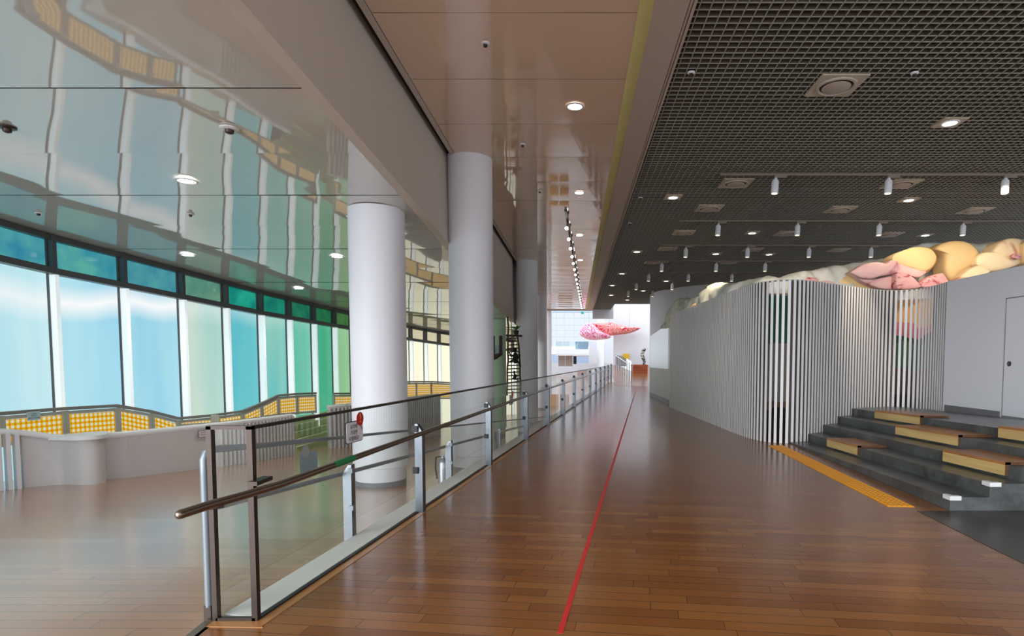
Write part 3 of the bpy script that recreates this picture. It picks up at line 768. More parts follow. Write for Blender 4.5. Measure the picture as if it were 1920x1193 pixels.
# ------------------------------------------------------------------ signs on the glass
def glass_sign(y0, z0, s, label, txt):
    """white card with black border and a red round notice; y0 = start along the railing, z0 = card bottom"""
    w_, h_ = .28*s, .175*s
    t2 = thing('notice_sign', label, 'sign', along(y0, .012, z0))
    P = lambda u, v, off: Vector(along(y0+u*RD.y, 0, 0))+RN*off+Vector((0, 0, z0+v))
    def rr(u0, u1, v0, v1, r, off, mat, name):
        pts = []
        for cu, cv, a0 in ((u1-r, v1-r, 0), (u0+r, v1-r, 90), (u0+r, v0+r, 180), (u1-r, v0+r, 270)):
            for k2 in range(6):
                a_ = math.radians(a0+18*k2); pts.append(P(cu+r*math.cos(a_), cv+r*math.sin(a_), off))
        m2 = MB(); n_ = len(pts); m2.add(pts+[p_-RN*.003 for p_ in pts], [tuple(range(n_)), tuple(reversed(range(n_, 2*n_)))]+[(i, (i+1) % n_, n_+(i+1) % n_, n_+i) for i in range(n_)])
        return m2.build(name, mat, t2)
    rr(0, w_, 0, h_, .02*s, .008, M['black'], 'border'); rr(.006*s, w_-.006*s, .006*s, h_-.006*s, .016*s, .012, M['signwhite'], 'card')
    text_mesh(txt, .042*s, M['black'], 'lettering', t2, P(w_*.43, h_*.46, .0135), RD, (0, 0, 1), bold=.0006*s, spacing=1.15)
    m2 = MB(); c_ = (w_*.78, h_*1.06); pts = [P(c_[0]+.058*s*math.cos(2*PI*k2/28), c_[1]+.056*s*math.sin(2*PI*k2/28), .018) for k2 in range(28)]
    m2.add(pts+[p_-RN*.003 for p_ in pts], [tuple(range(28)), tuple(reversed(range(28, 56)))]+[(i, (i+1) % 28, 28+(i+1) % 28, 28+i) for i in range(28)]); m2.build('red_disc', M['signred'], t2)
    text_mesh('!', .105*s, M['signyel'], 'exclamation_mark', t2, P(c_[0], c_[1]+.002, .0195), RD, (0, 0, 1), bold=.001)
    m2 = MB(); m2.tube([P(c_[0]+.01*s, c_[1]-.055*s, .017), P(c_[0]+.03*s, h_*.55, .017)], .0025*s, 6); m2.build('string', M['black'], t2)
    return t2
glass_sign(4.555, .925, 1., 'white card notice with red exclamation disc on the near glass pane', '유리에\n기대면\n위험해요!')
glass_sign(10.1, .80, 1., 'small white notice with red disc on a farther glass pane beyond the second column', '유리에\n기대면\n위험해요!')
t = thing('card_notice', 'grey back of a card notice with round top on the ramp side glass', 'sign', lal(4.36, -.02)[:2]+(.70,))
b = MB(); P = lambda u, v: Vector(lal(4.36+u, -.012)[:2]+(v,))
b.add([P(0, .69), P(.24, .685), P(.24, .865), P(0, .9)], [(0, 1, 2, 3)]); b.build('card', M['signgrey'], t)
b = MB(); b.add([P(.075+.05*math.cos(2*PI*k2/24), .885+.05*math.sin(2*PI*k2/24))+RN*.004 for k2 in range(24)], [tuple(range(24))]); b.build('disc', plain('sign_back_pale', (176, 172, 176), .6), t)
# parapet notice + gingham notice
t = thing('parapet_notice', 'small white bordered notice on the low parapet behind the railing end', 'sign', (-6.77, 10.42, .2))
c0 = Vector((-6.745, 10.42, .26)); xd = Vector((.2, .62, 0)).normalized(); nn = Vector((xd.y, -xd.x, 0))
for (w_, h_, off, mt, nm) in ((.105, .062, .004, 'black', 'border'), (.098, .055, .007, 'signwhite', 'card')):
    b = MB(); c1 = c0+nn*off; b.obox(c1, xd*w_, nn*.001, (0, 0, h_)); b.build(nm, M[mt], t)
text_mesh('조심하세요\n기대지마세요', .034, M['black'], 'lettering', t, c0+nn*.010, xd, (0, 0, 1))
p = hit_facade(58, 780, .62); q = hit_facade(75, 778, .62); xd = (q-p); xd.z = 0; xd.normalize(); nn = Vector((xd.y, -xd.x, 0)); p = p+nn*.045
t = thing('railing_notice', 'pale blue notice card clipped to the left gingham railing', 'sign', p)
b = MB(); b.obox(p, xd*.10, nn*.004, (0, 0, .065)); b.build('card', plain('pale_blue_card', (190, 214, 218), .4), t)
text_mesh('난간에\n기대거나\n올라가지마세요', .026, M['black'], 'lettering', t, p+nn*.006, xd, (0, 0, 1))
# fire extinguisher by the second column
x, y = -1.96, 8.45; z0 = ramp(y)
t = thing('fire_extinguisher', 'silver fire extinguisher standing on the ramp between the railing and the columns', 'fire extinguisher', (x, y, z0))
b = MB(); b.lathe([(.06, z0), (.075, z0+.01), (.075, z0+.3), (.06, z0+.36), (.025, z0+.39), (.025, z0+.42)], (x, y, 0), 20); b.build('cylinder', M['extg'], t, smooth=True)
b = MB(); b.bar((x-.04, y, z0+.43), (x+.1, y, z0+.45), .03, .015); b.bar((x-.04, y, z0+.45), (x+.09, y, z0+.52), .03, .012); b.build('lever', M['steel'], t)
b = MB(); b.tube([(x-.03, y, z0+.42), (x-.1, y, z0+.40), (x-.11, y, z0+.25), (x-.09, y, z0+.08)], .012, 8); b.build('hose', M['black'], t, smooth=True)

# ================================================================== RIGHT: STEPS, BOXES
SL = 1/41.
def stx(k, y): return 3.955+.415*(k-1)+.025*(y-6.04)
def stz(k, y): return .145*k-(y-6.04)*SL
WP = [(3.15, 19.4), (3.2, 18.5), (3.3, 16.2), (3.39, 14.1), (3.45, 12.6), (3.52, 11.75), (3.64, 11.3), (3.84, 11.06), (4.12, 11.0), (4.5, 11.17), (5.0, 11.55), (5.8, 12.1), (6.55, 12.58), (7.0, 12.68), (7.27, 12.42), (7.3, 11.9), (7.2, 11.3)]
SP = smooth_path([Vector((x, y, 0)) for x, y in WP], 10)
def wall_y(x):
    c = [p.y for p in SP if p.x <= x+.04 and p.y < 13 and p.x > 3.8]
    for a, b_ in zip(SP, SP[1:]):
        if a.y < 13 and a.x <= x <= b_.x and b_.x > a.x: return a.y+(b_.y-a.y)*(x-a.x)/(b_.x-a.x)
    return 11.0
t = thing('concrete_steps', 'polished grey concrete seating steps rising to the white wall with a door', 'steps', (3.955, 6.04, 0))
for kk in range(1, 6):
    b = MB(); y1s = wall_y(max(4.14, stx(kk, 11)))-.01
    xs = [stx(kk, y1s)]+[x_ for x_ in (4.4, 4.7, 5, 5.3, 5.6, 5.9, 6.2, 6.5, 6.8, 7.0) if x_ > stx(kk, y1s)+.05]
    back = [(x_, wall_y(max(x_, 4.14))-.01) for x_ in xs]+[(7.135, 12.5 if kk > 3 else 12.4)]
    front = [(stx(kk, 6.04)+.001*kk, 6.04), ]
    poly = [(stx(kk, 6.04), 6.04+.002*kk), (7.135, 6.04+.002*kk)]+list(reversed(back))
    zb = (lambda p, kk=kk: 0.002 if kk == 1 else stz(kk-1, p[1])-.03)
    b.prism(poly, zb, lambda p, kk=kk: stz(kk, p[1])); b.build('step', M['concrete'], t)
for kk, (x, y) in enumerate(((stx(1, 6.04), 6.04), (stx(2, 6.04), 6.04))):
    z = stz(kk+1, 6.04); b = MB(); b.prism([(x-.012, y-.012), (x+.11, y-.012), (x+.11, y+.045), (x+.045, y+.045), (x+.045, y+.11), (x-.012, y+.11)], z-.03, z+.014)
    o = b.build('corner_guard', M['parapet']); tag(o, ['white corner guard on the lowest concrete step', 'white corner guard on the second concrete step'][kk], 'corner guard')
for kk, y0, y1, lb in ((2, 9.0, 10.1, 'plywood seat box on the second concrete step, lowest of the boxes'), (4, 7.85, 9.4, 'plywood seat box on the fourth step, in the middle of the steps'), (3, 6.36, 7.45, 'plywood seat box on the third step near the white corner guards'), (5, 9.5, 10.95, 'plywood seat box on the top step against the slatted screen'), (5, 6.3, 7.62, 'plywood seat box on the top step below the white door')):
    x0 = stx(kk, (y0+y1)/2)-.05
    t = thing('seat_box', lb, 'seat box', (x0, y0, stz(kk-1, y0)), 'plywood seat boxes on the steps')
    z0 = lambda p, kk=kk: stz(kk-1, p[1])+.03; zt_ = lambda p, kk=kk: stz(kk, p[1])+.035; zu = lambda p, kk=kk: stz(kk, p[1])+.004
    b = MB(); b.prism([(x0, y0), (x0+.022, y0), (x0+.022, y1), (x0, y1)], z0, lambda p, kk=kk: stz(kk, p[1])+.004); b.build('front_panel', M['ply'], t)
    b = MB(); b.prism([(x0, y0), (x0+.48, y0), (x0+.48, y1), (x0, y1)], zu, zt_); b.build('seat_top', M['ply_top'], t)
    b = MB(); b.prism([(x0+.001, y0-.004), (x0+.06, y0-.004), (x0+.06, y0), (x0+.001, y0)], z0, zt_); b.prism([(x0+.001, y0-.004), (x0+.48, y0-.004), (x0+.48, y0), (x0+.001, y0)], lambda p, kk=kk: stz(kk, p[1])+.006, zt_); b.build('end_edge', M['ply_end'], t)

# white wall with flush door
b = MB(); b.box(7.15, 7.4, 2.5, 11.25, 0, 3.1); struct(b.build('wall_right', M['wallwhite']))
b = MB(); b.box(7.135, 7.15, 9.72, 11.18, stz(5, 11)-.02, stz(5, 9.7)+.09); struct(b.build('baseboard_right', M['plinth']))
dr = thing('door_1', None, None, (7.14, 9.66, stz(5, 9.66))); struct(dr)
b = MB(); b.box(7.136, 7.15, 8.66, 9.655, stz(5, 9.6)+.03, 2.6); b.build('door_leaf', M['wallwhite'], dr)
b = MB()
b.box(7.139, 7.152, 9.655, 9.675, .45, 2.62); b.box(7.139, 7.152, 8.64, 9.675, 2.6, 2.62); b.box(7.134, 7.152, 8.66, 9.66, stz(5, 9.6)-.01, stz(5, 9.6)+.03); b.build('frame_joint', M['seam'], dr)
b = MB(); c = Vector((7.13, 9.54, 1.53))
for r_, x_, mt in ((.042, 7.128, 'black'), (.026, 7.122, 'steel')):
    b = MB(); b.add([(x_, c.y+r_*math.cos(2*PI*j/24), c.z+r_*math.sin(2*PI*j/24)) for j in range(24)]+[(7.137, c.y+r_*math.cos(2*PI*j/24), c.z+r_*math.sin(2*PI*j/24)) for j in range(24)], [tuple(range(24))]+[(j, (j+1) % 24, 24+(j+1) % 24, 24+j) for j in range(24)])
    b.build('lock_rose' if mt == 'black' else 'lock_turn', M[mt], dr)

# ================================================================== SLATTED SCREEN
H = 3.1
L = [0]
for a, c in zip(SP, SP[1:]): L.append(L[-1]+(c-a).length)
t = thing('slatted_screen', 'tall curved white screen of vertical slats behind the steps', 'screen', (3.84, 11.06, 0))
b = MB(); bc = MB(); n = int(L[-1]/.104)
def on_path(s_):
    i = max(j for j in range(len(L)) if L[j] <= s_+1e-9); i = min(i, len(SP)-2)
    u = (s_-L[i])/max(L[i+1]-L[i], 1e-6); p = SP[i].lerp(SP[i+1], u)
    d = (SP[i+1]-SP[max(i-1, 0)]); d.z = 0; return p, d.normalized()
for k2 in range(n+1):
    p, d = on_path(L[-1]*k2/n); nn = Vector((d.y, -d.x, 0))     # towards the viewer side
    q = p+nn*.008
    b.obox((q.x, q.y, H/2), d*.026, nn*.002, (0, 0, H/2)); bc.obox((p.x, p.y, H/2), d*.0255, nn*.006, (0, 0, H/2))
b.build('slats', M['slat'], t); bc.build('slat_shaded_sides', M['slatshade'], t)
b = MB(); b.sheet([(p.x, p.y) for p in SP], H-.012, H+.006, .09, 1); b.build('top_cap', M['greymetal'], t)
# backing set behind, with two see-through stretches
def seg(s0, s1):
    return [on_path(s0+(s1-s0)*i/24)[0]-Vector((on_path(s0+(s1-s0)*i/24)[1].y, -on_path(s0+(s1-s0)*i/24)[1].x, 0))*-.09 for i in range(25)]
def s_at(x, ymax, after=0.):
    best = min((abs(p.x-x), L[i]) for i, p in enumerate(SP) if p.y < ymax and L[i] >= after); return best[1]
sA, sB = s_at(3.66, 11.6), s_at(4.02, 11.6); sC, sD = s_at(7.0, 13), L[-1]-.75
BACK = [(0, sA), (sB, sC), (sD, L[-1])]
def seg(s0, s1):
    out = []
    for i in range(25):
        p, d = on_path(s0+(s1-s0)*i/24); out.append((p.x-d.y*.045, p.y+d.x*.045))
    return out
b = MB()
for s0, s1 in BACK: b.sheet(seg(s0, s1), 0., H-.02, .02, 1)
b.build('backing', M['backing'], t)
# painted wall inside the enclosure
b = MB(); b.sheet([(3.6, 12.5), (3.9, 12.4), (4.6, 12.35), (5.4, 12.9)], 0, 3.0, .08, 1)
tag(b.build('painted_mural', M['mural']), 'green and tan painted wall glimpsed through the left gap of the slatted screen', 'mural')
k = N('mural_paint_tan'); c = k.coord(); sp = k.n('SeparateXYZ'); k.l(c, sp.inputs[0]); nz = k.noise(1.4, 2., c, .8)
zz = k.math('ADD', sp.outputs[2], k.math('MULTIPLY', nz.outputs[0], .7))
mu = k.ramp(k.math('DIVIDE', zz, 3.8), [(0, lin((50, 42, 40))), (.3, lin((96, 72, 60))), (.45, lin((70, 112, 74))), (.62, lin((40, 70, 50))), (.66, lin((206, 120, 130))), (.72, lin((222, 176, 120)))])
mu.node.color_ramp.interpolation = 'CONSTANT'; k.bsdf(Base_Color=mu, Roughness=.6)
b = MB(); b.sheet([(6.0, 13.75), (6.8, 13.9), (7.6, 13.8), (8.6, 13.0)], 0, 3.0, .08, 1)
tag(b.build('painted_mural', k.m), 'tan, pink and green painted wall glimpsed through the right gap of the slatted screen', 'mural')
# low wall with glass panel beyond the screen
A, Bq, Cq = hz(1218, 742), hz(1252, 757.5), hz(1262, 760)
lp = [(A[0], A[1]), (Bq[0], Bq[1]), (Cq[0]+.02, Cq[1]-.1), (3.3, 19.3)]
b = MB(); b.sheet(lp, .16, 1.25, .12, 1); struct(b.build('wall_far_right', M['wallwhite']))
b = MB(); b.sheet(lp, 0, .16, .10, 1); struct(b.build('baseboard_far_right', M['plinth']))
t = thing('screen_panel', 'greenish frosted glass panel on the low white wall past the slatted screen', 'glass panel', (A[0], A[1], 1.25))
b = MB(); b.sheet(lp, 1.25, lambda p: 2.62+.35*(A[1]-p[1])/(A[1]-19.3), .03, 1); b.build('frosted_pane', plain('frosted_glass', (176, 182, 180), .25), t)
# drum
b = MB(); b.lathe([(5.0, 0), (5.0, CEIL+.3)], (9.0, 31.2, 0), 96); struct(b.build('wall_drum', M['wallwhite'], smooth=True))

# ================================================================== RELIEF ABOVE THE SCREEN
rel = thing('relief_sculpture', 'painted relief of pale rocks and beige and pink rounded forms above the slatted screen', 'sculpture', (5.5, 13.2, 2.9))
ridge = [(1250, 604, 21.0), (1257, 575, 20.6), (1278, 558, 19.5), (1297, 562, 18.2), (1311, 553, 17.4), (1334, 538, 16.3), (1352, 531, 15.6), (1382, 532, 14.6), (1409, 523, 14.0), (1442, 518, 13.6), (1465, 520, 13.5), (1499, 508, 13.5), (1518, 509, 13.6), (1549, 501, 13.8), (1600, 496, 14.1), (1640, 486, 14.4), (1673, 480, 14.6), (1710, 461, 14.7), (1757, 454, 14.7), (1822, 458, 14.7), (1862, 456, 14.5), (1900, 452, 14.2), (1960, 440, 13.8)]
R3 = [Vector(hy(x, y, Y)) for x, y, Y in ridge]
R3 = smooth_path(R3, 8)
b = MB(); nc = 14; m = len(R3)
for i, p in enumerate(R3):
    dd = R3[min(i+1, m-1)]-R3[max(i-1, 0)]; dd.z = 0; dd.normalize(); nn = Vector((dd.y, -dd.x, 0))
    for j in range(nc):
        v = j/(nc-1); ang = v*PI
        depth = .16+.3*min(1, max(0, (i-30)/40))
        z = 2.7+(p.z-2.7)*math.sin(ang)**.6 if 0 < v < 1 else 2.7
        q = Vector((p.x, p.y, 0))+nn*(depth*math.cos(ang)); q.z = z
        k_ = noise.noise(q*1.7)*.10+noise.noise(q*4.)*.07+noise.noise(q*9.)*.04
        q += nn*k_*2*math.cos(ang); q.z += k_*(.5 if 0 < v < 1 else 0)
        b.v.append(tuple(q))
for i in range(m-1):
    for j in range(nc-1):
        q = i*nc+j; b.f.append((q, q+1, q+nc+1, q+nc))
b.build('rock_ridge', M['rock'], rel, smooth='full')
def crop_pts(pts, Y, k=5.3333, ox=1560, oy=430):
    return [Vector(hy(ox+x/k, oy+y/k, Y)) for x, y in pts]
def relief(pts, Y, front, back, mat, name, k=5.3333, ox=1560, oy=430):
    P = crop_pts(pts, Y, k, ox, oy)
    P = [Vector(p) for p in smooth_path(P+[P[0]], 4)[:-1]]
    bb = MB(); bb.pillow(P, front*.6, back, 7, .28); return bb.build(name, mat, rel, smooth=True)
relief([(-120, 640), (0, 535), (100, 480), (200, 425), (300, 480), (420, 540), (540, 640)], 13.55, .12, .2, M['beige'], 'beige_form')
relief([(590, 330), (600, 270), (690, 220), (800, 185), (880, 178), (970, 195), (1020, 240), (1036, 290), (1015, 350), (970, 400), (900, 425), (800, 395), (720, 375), (640, 350)], 13.35, .16, .35, M['beige'], 'beige_form')
relief([(985, 200), (1010, 215), (1045, 270), (1040, 330), (1000, 390), (950, 435), (900, 440), (960, 390), (1005, 340), (1022, 290), (1010, 240)], 13.42, .04, .25, M['beige_edge'], 'form_edge')
relief([(1010, 190), (1100, 140), (1200, 118), (1300, 125), (1380, 160), (1435, 215), (1447, 250), (1420, 310), (1375, 370), (1330, 420), (1270, 480), (1200, 530), (1160, 530), (1120, 470), (1100, 390), (1105, 290), (1080, 240), (1030, 215)], 13.5, .3, .35, M['beige'], 'beige_form')
relief([(1430, 280), (1480, 240), (1560, 235), (1605, 195), (1650, 140), (1730, 100), (1800, 92), (1870, 105), (1892, 150), (1896, 250), (1880, 330), (1820, 370), (1700, 410), (1560, 430), (1480, 400), (1420, 350)], 13.3, .25, .35, M['cream'], 'cream_form')
relief([(1880, 150), (1940, 110), (2040, 100), (2100, 200), (2060, 320), (1940, 350), (1890, 300)], 13.15, .2, .3, M['beige'], 'beige_form')
relief([(170, 432), (240, 390), (330, 345), (450, 330), (540, 345), (600, 310), (720, 365), (880, 412), (945, 430), (860, 482), (780, 462), (700, 432), (560, 458), (480, 472), (380, 498), (300, 492), (230, 462)], 13.2, .14, .2, M['pink'], 'pink_form')
relief([(260, 495), (400, 505), (520, 480), (640, 470), (650, 580), (520, 600), (400, 570), (300, 525)], 13.3, .08, .2, M['pink'], 'pink_form')
relief([(640, 445), (700, 430), (780, 465), (850, 530), (885, 575), (800, 600), (650, 600), (628, 520)], 13.1, .14, .2, M['rose'], 'pink_form')
relief([(880, 545), (960, 480), (1080, 440), (1112, 452), (1150, 510), (1165, 560), (1010, 590), (900, 585)], 13.1, .14, .2, M['rose'], 'pink_form')
relief([(1200, 530), (1300, 450), (1390, 385), (1480, 362), (1560, 408), (1570, 430), (1460, 500), (1300, 540), (1220, 560)], 13.05, .12, .2, M['cream'], 'cream_form')
relief([(1790, 270), (1830, 240), (1870, 250), (1900, 275), (1850, 300), (1805, 290)], 13.02, .05, .05, M['rose'], 'pink_form')
relief([(1395, 455), (1440, 432), (1520, 432), (1560, 460), (1555, 520), (1390, 520)], 13.2, .12, .2, M['rose'], 'pink_form', 5.3333, 1240, 440)
relief([(1560, 475), (1640, 462), (1720, 480), (1720, 530), (1560, 530)], 13.2, .1, .2, M['pink'], 'pink_form', 5.3333, 1240, 440)
relief([(300, 720), (320, 690), (380, 680), (430, 690), (440, 740), (320, 760)], 17.2, .2, .2, M['beige'], 'beige_form', 5.3333, 1240, 440)
relief([(240, 750), (250, 722), (300, 718), (310, 770), (240, 780)], 18.0, .15, .2, M['beige'], 'beige_form', 5.3333, 1240, 440)
relief([(76, 890), (74, 830), (105, 822), (112, 890)], 20.3, .1, .2, M['beige'], 'beige_form', 5.3333, 1240, 440)
relief([(40, 900), (48, 870), (76, 868), (80, 900)], 20.6, .1, .2, M['beige_edge'], 'beige_form', 5.3333, 1240, 440)

# ================================================================== CEILING FITTINGS
# square diffusers in the grid: panel + round neck + disc
def diffuser(big):
    t2 = thing('ceiling_air_vent', 'x', 'air vent', (0, 0, 0), 'square air vents in the grid ceiling')
    s_ = .29
    bb = MB(); bb.box(-s_, s_, -s_, s_, -.012, .02); bb.build('panel', plain('diffuser_panel', (186, 170, 150), .6), t2)
    bb = MB(); bb.lathe([(.245, -.010), (.245, -.030), (.215, -.034), (.20, -.014)], (0, 0, 0), 36, cap=False); bb.build('outer_ring', M['trimband'], t2, smooth=True)
    bb = MB(); bb.disc((0, 0, -.0135), .20, 32); bb.build('slot', M['dark'], t2)
    bb = MB(); bb.lathe([(.13, -.014), (.175, -.028), (.165, -.034), (.02, -.036)], (0, 0, 0), 36); bb.build('centre_disc', M['trimband'], t2, smooth=True)
    return t2
DIF = [[(3.307, 7.56)], [(3.156, 11.65), (6.456, 11.7)], [(3.065, 13.55), (6.132, 13.66), (9.333, 13.75)], [(2.954, 16.1), (5.825, 16.22), (8.746, 16.36)], [(2.877, 18.4), (5.601, 18.6), (8.351, 18.64)], [(2.753, 20.97), (5.5, 20.97)]]
src = None
for r, row in enumerate(DIF):
    for c, (x, y) in enumerate(row):
        if r == 0: lb = 'large square air vent with round plate, nearest in the grid ceiling'
        else: lb = 'square air vent, %s from the beam in the %s row of the grid ceiling' % (ORD[c], ORD[r])
        if src is None: src = diffuser(True); src['label'] = lb; src.location = (x, y, CEIL)
        else: copy_thing(src, (x, y, CEIL), lb, 'square air vents in the grid ceiling')
# recessed downlights
def downlight(mat, sq):
    t2 = thing('recessed_downlight', 'x', 'downlight')
    if sq: bb = MB(); bb.box(-.175, .175, -.175, .175, -.008, .02); bb.build('plate', plain('downlight_plate', (196, 176, 152), .6), t2)
    bb = MB(); bb.lathe([(.13, -.008), (.125, -.016), (.10, -.018), (.095, -.010)], (0, 0, 0), 28, cap=False); bb.build('trim_ring', M['white'], t2, smooth=True)
    bb = MB(); bb.disc((0, 0, -.0125), .095, 24); bb.build('lens', mat, t2)
    return t2
GD = [[(5.499, 8.72)], [(2.084, 12.64), (7.266, 12.85)], [(4.846, 16.15), (9.784, 16.43)], [(1.964, 18.91), (4.604, 19.29), (6.397, 19.4)], [(1.858, 23.67), (3.998, 25.9)], [(1.701, 27.38), (3.4, 29.5)], [(1.9, 31.5), (3.0, 34.0)]]
src = None
for r, row in enumerate(GD):
    for c, (x, y) in enumerate(row):
        lb = 'lit recessed downlight in the grid ceiling, %s from the beam in row %s' % (ORD[c], ['one', 'two', 'three', 'four', 'five', 'six', 'seven'][r])
        if r == 0: lb = 'brightest lit recessed downlight with square plate, nearest in the grid ceiling'
        if src is None: src = downlight(M['lens_glass'], True); src['label'] = lb; src['group'] = 'downlights in the grid ceiling'; src.location = (x, y, CEIL)
        else: copy_thing(src, (x, y, CEIL), lb, 'downlights in the grid ceiling')
src = None
for i, (x, y) in enumerate([(-.015, 8.146), (.067, 12.25), (.1, 16.4), (.15, 20.5)]):
    lb = 'lit round downlight in the glossy central soffit, %s from the camera' % ORD[i]
    if src is None: src = downlight(M['lens_glass'], False); src['label'] = lb; src['group'] = 'downlights in the central soffit'; src.location = (x, y, CEIL-.004)
    else: copy_thing(src, (x, y, CEIL-.004), lb, 'downlights in the central soffit')
src = None
for i, (x, y, lb) in enumerate([(-4.776, 7.232, 'brightest lit round downlight in the left glossy ceiling, left of the near column top'), (-7.205, 10.863, 'lit round downlight in the left glossy ceiling close above the windows'), (-4.48, 10.975, 'lit round downlight in the left glossy ceiling right beside the near column'), (-6.571, 13.827, 'smallest lit downlight of the left glossy ceiling above the teal windows')]):
    if src is None: src = downlight(M['lens_cool'], False); src['label'] = lb; src['group'] = 'downlights in the left ceiling'; src.location = (x, y, lceil(y)-.006)
    else: copy_thing(src, (x, y, lceil(y)-.006), lb, 'downlights in the left ceiling')
# detectors and sprinkler caps
def detector(r, mat):
    t2 = thing('ceiling_detector', 'x', 'detector')
    bb = MB(); bb.lathe([(r, 0), (r, -.012), (r*.8, -.02), (r*.55, -.022)], (0, 0, 0), 24); bb.build('rim', mat, t2, smooth=True)
    bb = MB(); bb.lathe([(r*.5, -.02), (r*.45, -.05), (r*.2, -.06)], (0, 0, 0), 16); bb.build('sensor', M['steel_d'], t2, smooth=True)
    return t2
src = None
for x, y, z, lb in [(-3.401, 5.813, 0, 'round white ceiling detector in the left glossy ceiling nearest the beam'), (-5.56, 5.79, 1, 'dark smoke detector at the left edge of the left glossy ceiling'), (-7.77, 8.495, 0, 'tiny ceiling sprinkler above the first windows on the left'), (-5.605, 8.544, 0, 'tiny ceiling sprinkler in the middle of the left glossy ceiling'), (-3.344, 8.668, 0, 'tiny ceiling sprinkler just left of the near column top'),
                    (-.997, 6.567, 2, 'small sprinkler in the central soffit nearest the camera'), (-.862, 9.562, 2, 'small sprinkler in the central soffit, second from the camera'), (-.749, 12.168, 2, 'small sprinkler in the central soffit, third from the camera'),
                    (1.396, 7.217, 2, 'small sprinkler plate at the edge of the grid ceiling nearest the camera'), (4.111, 7.23, 2, 'small round sensor in the grid ceiling right of the large diffuser'), (1.386, 12.64, 2, 'small sprinkler at the edge of the grid ceiling, second from the camera'), (1.373, 14.97, 2, 'small sprinkler at the edge of the grid ceiling, third from the camera')]:
    zc = lceil(y) if z < 2 else CEIL
    if z == 1: o = detector(.075, M['steel_d']); o.location = (x, y, zc-.004); o['label'] = lb; continue
    if src is None: src = detector(.085, M['white']); src.location = (x, y, zc-.004); src['label'] = lb
    else:
        o = copy_thing(src, (x, y, zc-.004), lb)
        if 'detector' not in lb: o['category'] = 'sprinkler'; o.scale = (.55, .55, .8); o.name = 'ceiling_sprinkler'
# lighting tracks and spotlights
TR = [(11.05, 2.70, [3.743, 5.865, 8.05]), (14.7, 2.59, [3.571, 5.56, 7.602, 9.698]), (17.8, 2.55, [3.348, 5.227, 7.092, 8.979]), (20.6, 2.46, [3.036, 4.948, 6.673]), (23.2, 2.4, [2.9, 4.474, 6.2]), (26.0, 2.3, [2.7, 4.3]), (28.8, 2.3, [2.6, 3.8])]
def spotlight():
    t2 = thing('track_spotlight', 'x', 'spotlight', (0, 0, 0), 'white spotlights on the grid ceiling tracks')
    bb = MB(); bb.box(-.03, .20, -.025, .025, -.045, 0); bb.build('adapter', M['track'], t2)
    bb = MB(); bb.box(-.018, .018, -.018, .018, -.12, -.04); bb.build('stem', M['white'], t2)
    bb = MB(); bb.tube([(0, 0, -.10), (-.01, -.008, -.12), (-.025, -.02, -.34)], [.055, .066, .066], 20); bb.build('lamp_can', M['white'], t2, smooth=True)
    bb = MB(); bb.tube([(-.0252, -.0202, -.337), (-.0256, -.0206, -.345)], .054, 20); bb.build('lens', glow('spot_lens', (255, 236, 206), 1.6), t2)
    return t2
src = None
for r, (y, x0, xs) in enumerate(TR):
    b = MB(); b.box(x0, 12 if y < 25 else 5, y-.018, y+.018, CEIL-.035, CEIL)
    tag(b.build('lighting_track', M['track']), 'long lighting track across the grid ceiling, %s from the camera' % ORD[r], 'lighting track', 'tracks on the grid ceiling')
    for c, x in enumerate(xs):
        lb = 'white cylinder spotlight, %s from the beam on the %s ceiling track' % (ORD[c], ORD[r])
        if src is None: src = spotlight(); src.location = (x, y, CEIL-.035); src['label'] = lb
        else: copy_thing(src, (x, y, CEIL-.035), lb, 'white spotlights on the grid ceiling tracks')
# bronze track in the soffit
b = MB(); b.bar((-.24, 13.6, CEIL-.036), (.46, 39.5, CEIL-.036), .05, .05)
tag(b.build('lighting_track', M['steel_d']), 'brown lighting track running down the middle of the central soffit', 'lighting track')
src = None
for i in range(18):
    y = 14.6+1.32*i; x = -.24+.70*(y-13.6)/25.9
    lb = 'small brown spotlight, %s from the camera on the soffit track' % ORD[i]
    if src is None:
        src = thing('track_spotlight', lb, 'spotlight', (0, 0, 0), 'brown spotlights on the soffit track')
        bb = MB(); bb.box(-.02, .02, -.03, .03, -.10, 0); bb.build('stem', M['steel_d'], src)
        bb = MB(); bb.tube([(.0, .12, -.12), (-.02, -.06, -.17)], [.05, .06], 14); bb.build('lamp_can', M['steel_d'], src, smooth=True)
        bb = MB(); bb.tube([(-.0202, -.062, -.1705), (-.0212, -.070, -.1725)], .048, 14); bb.build('lens', glow('soffit_spot_lens', (255, 250, 240), 4.), src)
        src.location = (x, y, CEIL-.062)
    else: copy_thing(src, (x, y, CEIL-.062), lb, 'brown spotlights on the soffit track')

# ================================================================== LADDER, BOWL, PLANT (beyond the second column)
LY_ = 19.0
t = thing('rope_ladder', 'hanging dark rope ladder sculpture with climbing figures, left of the beam-end column', 'sculpture', hy(964, 740, LY_))
for a in ([(952.5, 584), (953, 630), (952, 670), (950.5, 742)], [(971, 632), (973.5, 660), (976.5, 742)]):
    b = MB(); P = smooth_path([Vector(hy(x, y, LY_)) for x, y in a], 8)
    P = [p+Vector((noise.noise(p*3)*.03, 0, 0)) for p in P]
    b.tube(P, .028, 8); b.build('rope', M['rope'], t, smooth=True)
for i in range(17):
    y = 634+6.4*i; f = (y-632)/110
    b = MB(); b.tube([hy(953+.5*f-1.5*f, y+.6, LY_), hy(971.5+5*f, y-.4, LY_)], .02, 6); b.build('rung', M['darkwood'], t)
b = MB(); b.bar(hy(949.5, 629.5, LY_-.05), hy(978.5, 630.2, LY_-.05), .28, .06); b.build('shelf', M['darkwood'], t)
